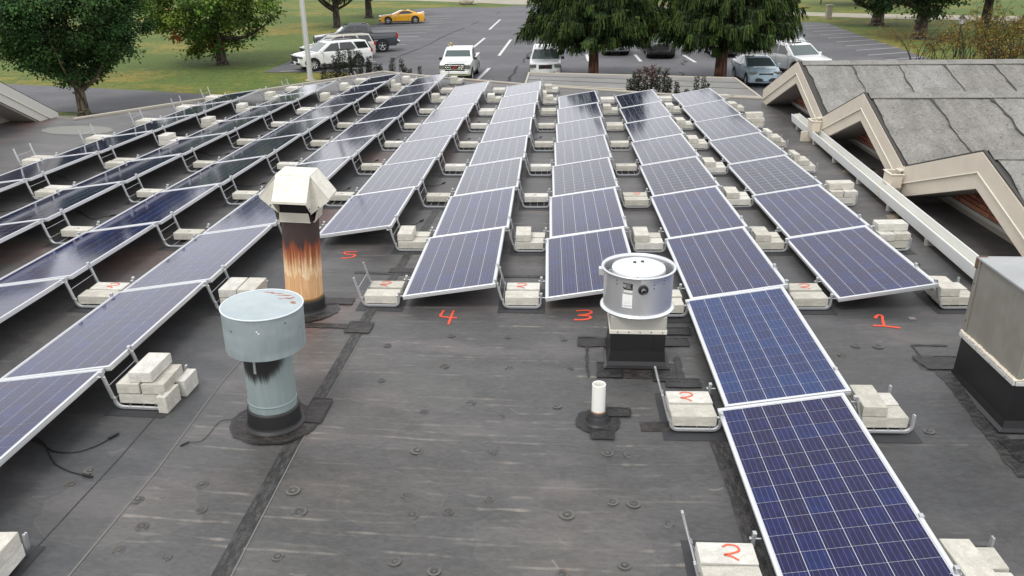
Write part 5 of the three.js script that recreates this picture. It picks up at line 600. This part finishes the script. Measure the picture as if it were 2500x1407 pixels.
// 5 white pickup seen head on
{
  const S = PICK({ paint: paint(WHITE), wsMat: mGlassTint, nose: 2.75, tail: -2.75, top: [[2.75, 0.98], [2.66, 1.14], [1.45, 1.27], [-0.9, 1.28], [-1.0, 0.62], [-2.6, 0.62], [-2.66, 0.9], [-2.76, 0.9]], grilleMat: std(lin(0.05, 0.05, 0.055), 0.35, { metalness: 0.5 }), head: [0.96, 0.24, 0.34, 0.1], scale: 0.86 });
  const c = car('white pickup truck facing the building with lumber in its bed', S, carY(-5.95, -44.9), dirOf(0.0, 1));
  for (const s of [1, -1]) c.bx(1.75, 0.66, 0.12, -1.85, 0.95, s * 0.93, S.paint, 'bed_side'); c.bx(0.1, 0.64, 1.8, -2.68, 0.95, 0, S.paint, 'tailgate'); c.bx(1.5, 0.04, 1.6, -1.85, 0.7, 0, mTrimBlack, 'bed_floor');
  for (let k = 0; k < 3; k++) c.bx(0.06, 0.05, 1.15, 2.735 + 0.02, 0.82 + 0.11 * k, 0, mChrome, 'grille_bar', 0.01); c.bx(0.14, 0.16, 1.7, 2.72, 0.62, 0, S.paint, 'front_bumper'); emblemText(c, 'GMC', 2.79, 0.935, 0.46);
  const l = thing('lumber_board', 'yellow board leaning up out of the white pickup bed', 'board', carY(-5.95, -44.9), dirOf(0.0, 1)); l.scale.setScalar(0.86); mk('board', bar(V3(-2.4, 0.75, 0.3), V3(-1.1, 2.05, 0.72), 0.06, 4), std(lin(0.6, 0.47, 0.2), 0.8), l); mk('board_edge', bar(V3(-2.3, 0.75, 0.5), V3(-1.15, 1.95, 0.88), 0.05, 4), std(lin(0.6, 0.47, 0.2), 0.8), l);
}
// 6 white SUV under the left spruce
{ const S = SUV({ paint: paint(WHITE), grille: [0.8, 0.24, 0.8, 0.04], head: [0.84, 0.2, 0.4, 0.16], mirMat: mTrimBlack, scale: 0.88 }), c = car('white suv facing the building beneath the left spruce', S, carY(-1.25, -45.5), dirOf(0.02, 1)); emblemText(c, 'GMC', 2.59, 0.82, 0.36); roofRails(c, 1.76, 0.1, -1.9, 0.66, mChrome); }
// 7-9 cars in the second bay under the spruces
{ const c = car('silver suv mostly hidden behind the left spruce trunk', SUV({ paint: paint([0.5, 0.51, 0.52]) }), carY(3.1, -56.0), dirOf(0, 1)); roofRails(c, 1.76, 0.1, -1.9, 0.66, mTrimBlack); }
{ const c = car('black suv facing the building between the two spruces', SUV({ paint: paint([0.012, 0.012, 0.014]), grilleMat: mTrimBlack }), carY(5.9, -54.2), dirOf(-0.03, 1)); roofRails(c, 1.76, 0.1, -1.9, 0.66, mTrimBlack); }
const SEDAN = (o) => ({ name: 'parked_sedan', category: 'sedan', w: 1.78, h: 1.45, nose: 2.27, tail: -2.27, belt: 0.96, sill: 0.22, r: 0.325, axle: [1.4, -1.3], roofW: 0.74, shoulder: 0.96, spokes: 5, round: 0.3, top: [[2.27, 0.66], [2.12, 0.8], [1.15, 0.98], [-1.5, 1.06], [-2.2, 1.06], [-2.3, 0.8]], cabin: [[1.25, 0.92], [0.3, 1.36], [-0.1, 1.44], [-0.8, 1.42], [-1.75, 1.08], [-1.8, 1.0]], windows: [[[0.8, 1.0], [0.2, 1.32], [-0.2, 1.37], [-0.2, 1.02]], [[-0.27, 1.02], [-0.27, 1.37], [-0.75, 1.34], [-1.3, 1.1], [-1.2, 1.04]]], ws: [[1.15, 0.98], [0.36, 1.34]], rw: [[-1.7, 1.1], [-0.86, 1.39]], cab: [1.25, -1.75], head: [0.74, 0.15, 0.42, 0.25], tailLamp: [0.9, 0.16, 0.4, 0.1], grille: [0.7, 0.09, 0.75, 0.05], handles: [0.0, -0.95], doorLines: [0.95, -0.23, -1.1], ...o });
{ car('dark sedan in the shade behind the right spruce trunk', SEDAN({ paint: paint([0.015, 0.018, 0.022]) }), carY(9.9, -54.4), dirOf(0, 1)); }
{ const c = car('light blue sedan facing the building beside the far gable', SEDAN({ paint: paint([0.38, 0.5, 0.58]) }), carY(9.65, -42.7), dirOf(0.04, 1)); c.bx(0.04, 0.04, 0.7, 2.24, 0.74, 0, mChrome, 'grille_bar', 0.01); c.bx(0.03, 0.07, 0.13, 2.24, 0.71, 0, mChrome, 'emblem', 0.012); c.bx(0.08, 0.14, 1.0, 2.2, 0.42, 0, mTrimBlack, 'bumper_intake'); }
// white large SUV behind the gable
{ const S = SUV({ paint: paint(WHITE), h: 1.9, w: 2.04, r: 0.4, spokes: 6 }), c = car('white suv with sunroof partly hidden by the far gable peak', S, carY(12.3, -45.9), dirOf(0.38, 0.925)); roofRails(c, 1.78, 0.1, -1.9, 0.68, S.paint); c.bx(0.8, 0.015, 0.9, -0.15, 1.782, 0, mGlassDark, 'sunroof'); c.bx(0.05, 0.03, 1.3, -0.9, 1.82, 0, mTrimBlack, 'roof_bar'); c.bx(0.05, 0.03, 1.3, -1.5, 1.82, 0, mTrimBlack, 'roof_bar'); }
{ const c = car('dark grey suv parked in the bay beside the right spruce', SUV({ paint: paint([0.1, 0.12, 0.13]), mirMat: mTrimBlack }), carY(14.2, -55.6), dirOf(0.05, 1)); roofRails(c, 1.76, 0.1, -1.9, 0.66, mTrimBlack); c.bx(0.02, 0.16, 0.1, 0.92, 1.4, 0.05, mPlate, 'window_sticker'); }
// ------------------------------------------------------------------ trees and shrubs
class Leaves {
  constructor() { this.p = []; this.n = []; this.c = []; this.i = []; }
  add(o, dir, up, len, wid, col, fold = 0.25) {                   // a folded leaf: two triangles either side of the midrib
    const s = new THREE.Vector3().crossVectors(dir, up); if (s.lengthSq() < 1e-6) s.set(1, 0, 0); s.normalize(); const n = new THREE.Vector3().crossVectors(s, dir).normalize(), b = this.p.length / 3;
    const m = o.clone().addScaledVector(dir, len * 0.5), tip = o.clone().addScaledVector(dir, len).addScaledVector(n, -len * 0.15), l = m.clone().addScaledVector(s, wid / 2).addScaledVector(n, wid * fold), r = m.clone().addScaledVector(s, -wid / 2).addScaledVector(n, wid * fold);
    for (const v of [o, l, tip, r]) { this.p.push(v.x, v.y, v.z); this.n.push(n.x, n.y, n.z); this.c.push(col[0], col[1], col[2]); } this.i.push(b, b + 1, b + 2, b, b + 2, b + 3);
  }
  build() { const g = new THREE.BufferGeometry(); g.setAttribute('position', new THREE.Float32BufferAttribute(this.p, 3)); g.setAttribute('normal', new THREE.Float32BufferAttribute(this.n, 3)); g.setAttribute('color', new THREE.Float32BufferAttribute(this.c, 3)); g.setIndex(this.i); return g; }
}
const mLeaf = phys(0xffffff, 0.9, { vertexColors: true, side: THREE.DoubleSide, transmission: 0.18, thickness: 0, specularIntensity: 0.35 });
const mNeedle = phys(0xffffff, 0.9, { vertexColors: true, side: THREE.DoubleSide, specularIntensity: 0.4 });
const bark = (a, b, k) => std(0xffffff, 0.95, { map: painted(256, 512, (i, j) => { const n = tn(i / 7, j / 42, 36), m = tn(i / 30, j / 60, 8), f = hash2(i + k, j); const t = smooth(0.25, 0.7, n * 0.75 + m * 0.25); return [0, 1, 2].map((c) => lerp(a[c], b[c], t) + 14 * (f - 0.5)); }), bumpMap: painted(128, 256, (i, j) => [255 * tn(i / 4, j / 21, 32)], false), bumpScale: 0.03 });
const mBarkGrey = bark([48, 42, 34], [104, 94, 78], 1), mBarkRed = bark([58, 38, 30], [112, 78, 62], 2), mBarkDark = bark([34, 30, 26], [80, 70, 60], 3);
function limb(pts, r0, r1, n = 8) { const c = new THREE.CatmullRomCurve3(pts), seg = Math.max(6, pts.length * 4), g = new THREE.TubeGeometry(c, seg, 1, n), p = g.attributes.position; for (let i = 0; i <= seg; i++) { const o = c.getPointAt(i / seg), r = lerp(r0, r1, i / seg); for (let j = 0; j <= n; j++) { const k = i * (n + 1) + j, v = V3().fromBufferAttribute(p, k).sub(o).multiplyScalar(r).add(o); p.setXYZ(k, v.x, v.y, v.z); } } g.computeVertexNormals(); return g; }
const gauss = (r) => r() + r() + r() - 1.5;
function deciduous(name, label, pos, { trunkH, r0, cy, rx, ry, clumps, per, leaf, col, colVar = 0.35, clumpR = 0.7, bark: bk = mBarkGrey, seed, lean = [0, 0], limbs = 9, split = 0.5, dark = 0, accent, cx = 0, skip = 0 }) {
  const r = rng(seed), t = thing(name, label, 'tree', pos, 0), L = new Leaves(), C = V3(cx + lean[0], cy, lean[1]);
  const centres = [];
  for (let k = 0; k < clumps; k++) {
    const th = r() * 6.2832, u = 2 * r() - 1, d = V3(Math.cos(th) * Math.sqrt(1 - u * u), u, Math.sin(th) * Math.sqrt(1 - u * u));
    const lob = 0.8 + 0.36 * fbm(d.x * 2.1 + seed, d.y * 2.1 + d.z * 1.9 + seed, 3), rad = Math.pow(0.25 + 0.75 * r(), 0.5) * lob, low = u < 0 ? lerp(1, 0.72, u * u) : 1;
    const c = V3(C.x + d.x * rx * rad * low, C.y + d.y * ry * rad, C.z + d.z * rx * rad * low); if (r() < skip) continue; centres.push([c, d]);
  }
  const top = V3(lean[0] * 0.8, cy + ry * 0.5, lean[1] * 0.8), trunkPts = [V3(0, -0.1, 0), V3(lean[0] * 0.1, trunkH * 0.5, lean[1] * 0.1), V3(lean[0] * 0.3, trunkH, lean[1] * 0.3), V3(lean[0] * 0.6, lerp(trunkH, top.y, 0.5), lean[1] * 0.6), top];
  mk('trunk', merge([limb(trunkPts, r0, r0 * 0.2, 12), new THREE.CylinderGeometry(r0 * 0.99, r0 * 1.45, 0.35, 12).translate(0, 0.1, 0)]), bk, t);
  for (let k = 0; k < limbs; k++) { const a = k * 2.4 + r(), [c] = centres[Math.floor(r() * centres.length)], s = trunkPts[2].clone().lerp(top, r() * split * 0.6); s.y = lerp(trunkH * 0.72, cy, r() * 0.5); s.x *= s.y / top.y; const e = V3(C.x + Math.cos(a) * rx * (0.45 + 0.4 * r()), cy + ry * (-0.55 + 0.8 * r()), C.z + Math.sin(a) * rx * (0.45 + 0.4 * r())), m = s.clone().lerp(e, 0.5); m.y -= 0.12 * s.distanceTo(e) * (e.y > s.y ? 1 : -0.6); mk('limb', limb([s, m, e], r0 * (0.3 + 0.2 * r()), r0 * 0.07, 7), bk, t); }
  for (const [c, d] of centres) {
    const tone = 0.75 + colVar * 1.3 * r(), warm = (r() - 0.5) * colVar, acc = accent && r() < accent.k, cr = clumpR * (0.7 + 0.6 * r());
    for (let k = 0; k < per; k++) {
      const q = V3(gauss(r), gauss(r) * 0.7 + 0.1, gauss(r)).multiplyScalar(cr * 0.72), o = c.clone().add(q), dir = V3(d.x * 0.7 + (r() - 0.5) * 1.7, -0.25 + (r() - 0.5) * 0.9, d.z * 0.7 + (r() - 0.5) * 1.7).normalize(), s = leaf * (0.65 + 0.7 * r()), v = tone * (0.8 + 0.4 * r());
      const base = acc && r() < 0.8 ? accent.c : col; L.add(o, dir, V3((r() - 0.5) * 0.9, 1, (r() - 0.5) * 0.9), s, s * 0.72, [base[0] * v * (1 + warm), base[1] * v, base[2] * v * (1 - warm * 0.6)]);
    }
  }
  const crown = mk('crown', L.build(), mLeaf, t); crown.userData.kind = 'stuff';
  return t;
}
deciduous('maple_tree', 'round dark green maple standing beside the driveway at left', [-21.5, gy(-34.2), -34.2], { trunkH: 1.25, r0: 0.24, cy: 4.45, rx: 3.3, ry: 3.05, clumps: 560, per: 130, leaf: 0.13, col: [0.04, 0.1, 0.024], seed: 21, limbs: 13, split: 0.4, clumpR: 0.62, colVar: 0.4 });
deciduous('sycamore_tree', 'lighter green broad tree on the lawn with one orange leaf cluster', [-22.2, gy(-51.2), -51.2], { trunkH: 2.2, r0: 0.33, cy: 5.0, rx: 4.9, ry: 4.4, clumps: 330, per: 95, leaf: 0.2, col: [0.11, 0.185, 0.028], seed: 9, lean: [-0.5, 0], limbs: 12, bark: mBarkDark, clumpR: 0.85, colVar: 0.45, accent: { k: 0.012, c: [0.35, 0.09, 0.02] } });
deciduous('lawn_tree', 'multi-branched dark tree behind the grey pickup, nearer of two', [-21.7, gy(-76.8), -76.8], { trunkH: 1.7, r0: 0.36, cy: 5.9, rx: 4.2, ry: 3.7, clumps: 240, per: 70, leaf: 0.24, col: [0.05, 0.06, 0.018], seed: 33, limbs: 12, split: 0.2, bark: mBarkDark, clumpR: 0.8, skip: 0.15 });
deciduous('lawn_tree', 'dark tree on the lawn behind the yellow coupe', [-21.3, gy(-88), -88], { trunkH: 2.0, r0: 0.4, cy: 6.2, rx: 4.6, ry: 3.8, clumps: 240, per: 70, leaf: 0.25, col: [0.04, 0.055, 0.018], seed: 35, limbs: 10, split: 0.2, bark: mBarkDark, clumpR: 0.85 });
deciduous('verge_tree', 'green tree on the right lawn, nearer the lot corner', [26.6, gy(-73.8), -73.8], { trunkH: 1.6, r0: 0.55, cy: 5.6, rx: 5.0, ry: 4.3, clumps: 300, per: 80, leaf: 0.26, col: [0.055, 0.1, 0.03], seed: 41, limbs: 9, bark: mBarkGrey, clumpR: 0.95 });
deciduous('verge_tree', 'green tree on the right lawn with trunk nearest the bushes', [25.8, gy(-62.8), -62.8], { trunkH: 2.0, r0: 0.5, cy: 5.3, rx: 4.3, ry: 3.7, clumps: 280, per: 80, leaf: 0.24, col: [0.05, 0.1, 0.03], seed: 43, lean: [0.2, 0], limbs: 9, bark: mBarkGrey, clumpR: 0.9 });
deciduous('verge_tree', 'dark trunked tree behind the autumn bushes at the right edge', [34.6, gy(-71.7), -71.7], { trunkH: 2.6, r0: 0.42, cy: 6.2, rx: 4.6, ry: 3.8, clumps: 180, per: 70, leaf: 0.24, col: [0.14, 0.11, 0.02], seed: 47, limbs: 10, bark: mBarkDark, clumpR: 0.9 });
deciduous('roadside_tree', 'green tree across the far road at the top of the picture', [33.5, gy(-99), -99], { trunkH: 1.6, r0: 0.4, cy: 5.4, rx: 5.4, ry: 4.6, clumps: 220, per: 60, leaf: 0.34, col: [0.04, 0.085, 0.025], seed: 49, limbs: 8, clumpR: 1.1 });
deciduous('roadside_tree', 'dark hedge-like tree across the road behind the lot entrance', [2.5, gy(-126), -126], { trunkH: 0.6, r0: 0.4, cy: 4.2, rx: 4.2, ry: 4.4, clumps: 190, per: 60, leaf: 0.36, col: [0.035, 0.065, 0.02], seed: 51, limbs: 6, clumpR: 1.1 });
function spruce(label, pos, { H, R, base, r0, seed }) {
  const r = rng(seed), t = thing('spruce_tree', label, 'tree', pos), L = new Leaves();
  mk('trunk', merge([limb([V3(0, -0.1, 0), V3(0, H * 0.4, 0), V3(0, H, 0)], r0, 0.03, 14), new THREE.CylinderGeometry(r0, r0 * 1.35, 0.4, 14).translate(0, 0.15, 0)]), mBarkRed, t);
  const B = [];
  for (let h = base; h < H - 0.3; h += h < 5 ? 0.15 : 0.4) {
    const f = (h - base) / (H - base), len = R * Math.pow(1 - f, 0.62) * (f < 0.1 ? 0.55 + 4.5 * f : 1), n = h < 5 ? 10 : 7;
    for (let k = 0; k < n; k++) {
      const a = (k + r() * 0.8) / n * 6.2832 + h * 1.7, l = len * (0.72 + 0.4 * r()), dx = Math.cos(a), dz = Math.sin(a), droop = (0.06 + 0.14 * r()) * l, y0 = h + (r() - 0.5) * 0.5;
      const P = (s) => V3(dx * l * s, y0 + 0.25 * s * (1 - s) * l * 0.6 - droop * s * s * 1.1 + 0.14 * l * Math.pow(s, 4), dz * l * s);
      B.push(bar(P(0), P(0.5), 0.03, 4, 0.02), bar(P(0.5), P(0.97), 0.02, 4, 0.006));
      const side = V3(-dz, 0, dx), nS = Math.round((h < 5 ? 95 : 40) * l / R) + 4, tone0 = 0.75 + 0.5 * r();
      for (let q = 0; q < nS; q++) {
        const s = 0.12 + 0.88 * Math.pow(r(), 0.75), spread = (r() - 0.5) * 0.62 * (1.1 - 0.75 * s) * Math.min(1.2, l * 0.4), o = P(s).addScaledVector(side, spread); o.y -= Math.abs(spread) * 0.22;
        const hang = (0.35 + 0.65 * r()) * (1 - 0.25 * s) * (h < 2.8 ? 0.6 : 1), out = 0.1 + 0.14 * r(), dirH = V3(dx * 0.42 + side.x * spread * 0.9 + (r() - 0.5) * 0.35, -0.9, dz * 0.42 + side.z * spread * 0.9 + (r() - 0.5) * 0.35).normalize(), tip = s > 0.93;
        const main = r() < 0.85 ? dirH : V3(dx + side.x * (spread > 0 ? 0.6 : -0.6) + (r() - 0.5) * 0.5, -0.28 + 0.3 * r(), dz + side.z * (spread > 0 ? 0.6 : -0.6) + (r() - 0.5) * 0.5).normalize(), ll = main === dirH ? hang : out * 1.6, m = h < 5 ? 6 : 3;
        const fresh = tip || r() < 0.16 ? 1.55 : 1, tone = tone0 * (0.7 + 0.5 * r()), c = [0.036 * tone * fresh, 0.06 * tone * fresh, 0.022 * tone];
        for (let w = 0; w < m; w++) { const st = o.clone().addScaledVector(main, ll * w / m), d2 = main.clone().add(V3((r() - 0.5) * 0.9, (r() - 0.5) * 0.6 - 0.25, (r() - 0.5) * 0.9)).normalize(); L.add(st, d2, V3(r() - 0.5, 1, r() - 0.5), (h < 5 ? 0.15 : 0.26) * (0.7 + 0.6 * r()), h < 5 ? 0.034 : 0.075, c, 0.1); }
        L.add(o, main, V3(r() - 0.5, 1, r() - 0.5), ll, h < 5 ? 0.045 : 0.1, c, 0.1);
      }
    }
  }
  mk('branch_wood', B, mBarkDark, t).userData.kind = 'stuff';
  mk('crown', L.build(), mNeedle, t).userData.kind = 'stuff';
}
spruce('left of two tall drooping spruces in front of the lot', [1.34, gy(-43.2), -43.2], { H: 8.8, R: 4.1, base: 2.15, r0: 0.3, seed: 5 });
spruce('right of two tall drooping spruces, beside the light blue sedan', [7.8, gy(-42.3), -42.3], { H: 9.3, R: 3.95, base: 2.1, r0: 0.33, seed: 8 });
// dark-leaved upright shrubs between the roof edge and the lot
function stemShrub(label, pos, stems, seed, colA, tip) {
  const r = rng(seed), t = thing('upright_shrub', label, 'shrub', pos, 0, 'dark leaved shrubs beyond the roof edge');
  for (const [x, z, h, bend] of stems) {
    const top = V3(x + bend, h, z + (r() - 0.5) * 0.2), P = [V3(x * 0.75, 0, z), V3(x * 0.95, h * 0.5, z), top], c = new THREE.CatmullRomCurve3(P), st = mk('stem', limb(P, 0.02, 0.005, 5), mBarkDark, t), L = new Leaves(), n = 420;
    for (let k = 0; k < n; k++) { const s = 0.45 + 0.55 * r(), o = c.getPointAt(s), a = r() * 6.2832, d = V3(Math.cos(a), 0.35 + 0.6 * r(), Math.sin(a)).normalize(), rr = (0.02 + 0.13 * r() * (1.15 - s)), v = 0.6 + 0.8 * r(), red = s > 0.92 && tip && x > -0.4 && x < 0.1 ? 1 : 0; o.addScaledVector(d, rr); L.add(o, d, V3(0, 1, 0.3), 0.06 + 0.035 * r(), 0.038, [colA[0] * v * (1 + red * 0.9), colA[1] * v * (1 - red * 0.2), colA[2] * v], 0.2); }
    mk('leaves', L.build(), mLeaf, st).userData.kind = 'stuff';
  }
}
{
  const r = rng(71), mkStems = (n, x0, x1, hf) => Array.from({ length: n }, (_, i) => { const x = lerp(x0, x1, (i + 0.2 + 0.6 * r()) / n); return [x, (r() - 0.5) * 0.5, hf(x) + (r() - 0.5) * 0.36, (r() - 0.5) * 0.16]; });
  const g1 = gy(-28.9), g2 = gy(-23.8);
  stemShrub('dark shrub clump at the far roof corner, in front of the white suv', [-7.65, g1, -28.9], mkStems(17, -0.9, 1.0, (x) => 3.0 + 0.3 * Math.sin((x + 0.9) * 2.2)), 81, [0.055, 0.066, 0.044]);
  stemShrub('sparse dark shrub right of the clump at the far roof corner', [-5.85, g1, -28.6], mkStems(7, -0.55, 0.6, (x) => 2.85 - 0.35 * x), 82, [0.06, 0.068, 0.05]);
  stemShrub('thin dark shrub left of the clump at the far roof corner', [-8.75, g1, -28.9], mkStems(3, -0.1, 0.25, () => 2.7), 83, [0.055, 0.06, 0.045]);
  stemShrub('tall dark shrub with reddish tips in front of the canopy', [2.45, g2, -23.85], mkStems(17, -0.72, 0.55, (x) => 2.95 + 0.3 * Math.cos(x * 2.4)), 84, [0.06, 0.066, 0.046], true);
  stemShrub('shorter dark shrub right of the reddish one before the canopy', [3.6, g2, -23.75], mkStems(11, -0.55, 0.6, (x) => 2.8 + 0.2 * Math.sin(x * 7)), 85, [0.06, 0.068, 0.046]);
}
// open autumn bushes on the right
function twigBush(label, pos, n, R, H, seed, cols, per = 34) {
  const r = rng(seed), t = thing('autumn_bush', label, 'bush', pos, 0, 'autumn bushes beyond the gables'), W = [], L = new Leaves();
  for (let k = 0; k < n; k++) {
    const a = r() * 6.2832, lean = R * (0.3 + 0.7 * r()), bo = V3((r() - 0.5) * R * 1.5, 0, (r() - 0.5) * R * 1.2), P = [bo, V3(bo.x + Math.cos(a) * lean * 0.3, H * (0.35 + 0.2 * r()), bo.z + Math.sin(a) * lean * 0.3), V3(bo.x + Math.cos(a) * lean, H * (0.55 + 0.5 * r()), bo.z + Math.sin(a) * lean)], c = new THREE.CatmullRomCurve3(P); W.push(limb(P, 0.022, 0.004, 4));
    for (let b = 0; b < 7; b++) { const s = 0.3 + 0.65 * r(), o = c.getPointAt(s), d = V3(Math.cos(a) + (r() - 0.5) * 2, (r() - 0.3) * 1.2, Math.sin(a) + (r() - 0.5) * 2).normalize(), e = o.clone().addScaledVector(d, 0.4 + 0.6 * r()); W.push(bar(o, e, 0.008, 3, 0.003)); for (let q = 0; q < per / 7; q++) { const p = o.clone().lerp(e, 0.3 + 0.7 * r()).add(V3(gauss(r), gauss(r), gauss(r)).multiplyScalar(0.07)), col = cols[Math.floor(r() * cols.length)], v = 0.7 + 0.6 * r(); L.add(p, V3(r() - 0.5, r() - 0.6, r() - 0.5).normalize(), V3(0, 1, 0), 0.09 + 0.06 * r(), 0.07, col.map((x) => x * v)); } }
  }
  mk('twigs', W, mBarkDark, t).userData.kind = 'stuff'; mk('leaves', L.build(), mLeaf, t).userData.kind = 'stuff';
}
const YEL = [[0.3, 0.24, 0.02], [0.2, 0.17, 0.03], [0.13, 0.13, 0.03], [0.22, 0.12, 0.03]], ORG = [[0.26, 0.14, 0.03], [0.24, 0.17, 0.03], [0.17, 0.15, 0.03]];
twigBush('orange-tinged open bush left of the black lamp post', [21.6, gy(-49.3), -49.3], 26, 2.2, 2.3, 91, ORG, 40);
twigBush('yellow open bush just right of the black lamp post', [24.6, gy(-49.6), -49.6], 34, 2.0, 2.8, 92, YEL, 56);
twigBush('tall orange-brown bush in front of the dark trunked tree', [27.2, gy(-52.5), -52.5], 40, 2.4, 3.8, 93, [...ORG, ...YEL], 60);
twigBush('dense yellow-brown bush at the right edge of the picture', [27.4, gy(-46.5), -46.5], 50, 2.4, 3.4, 94, [...YEL, [0.16, 0.08, 0.03]], 70);
twigBush('low brown bush touching the far gable ridge at right', [23.6, gy(-45.8), -45.8], 36, 1.8, 1.9, 95, [[0.16, 0.1, 0.03], ...ORG], 30);
renderer.render(scene, camera);
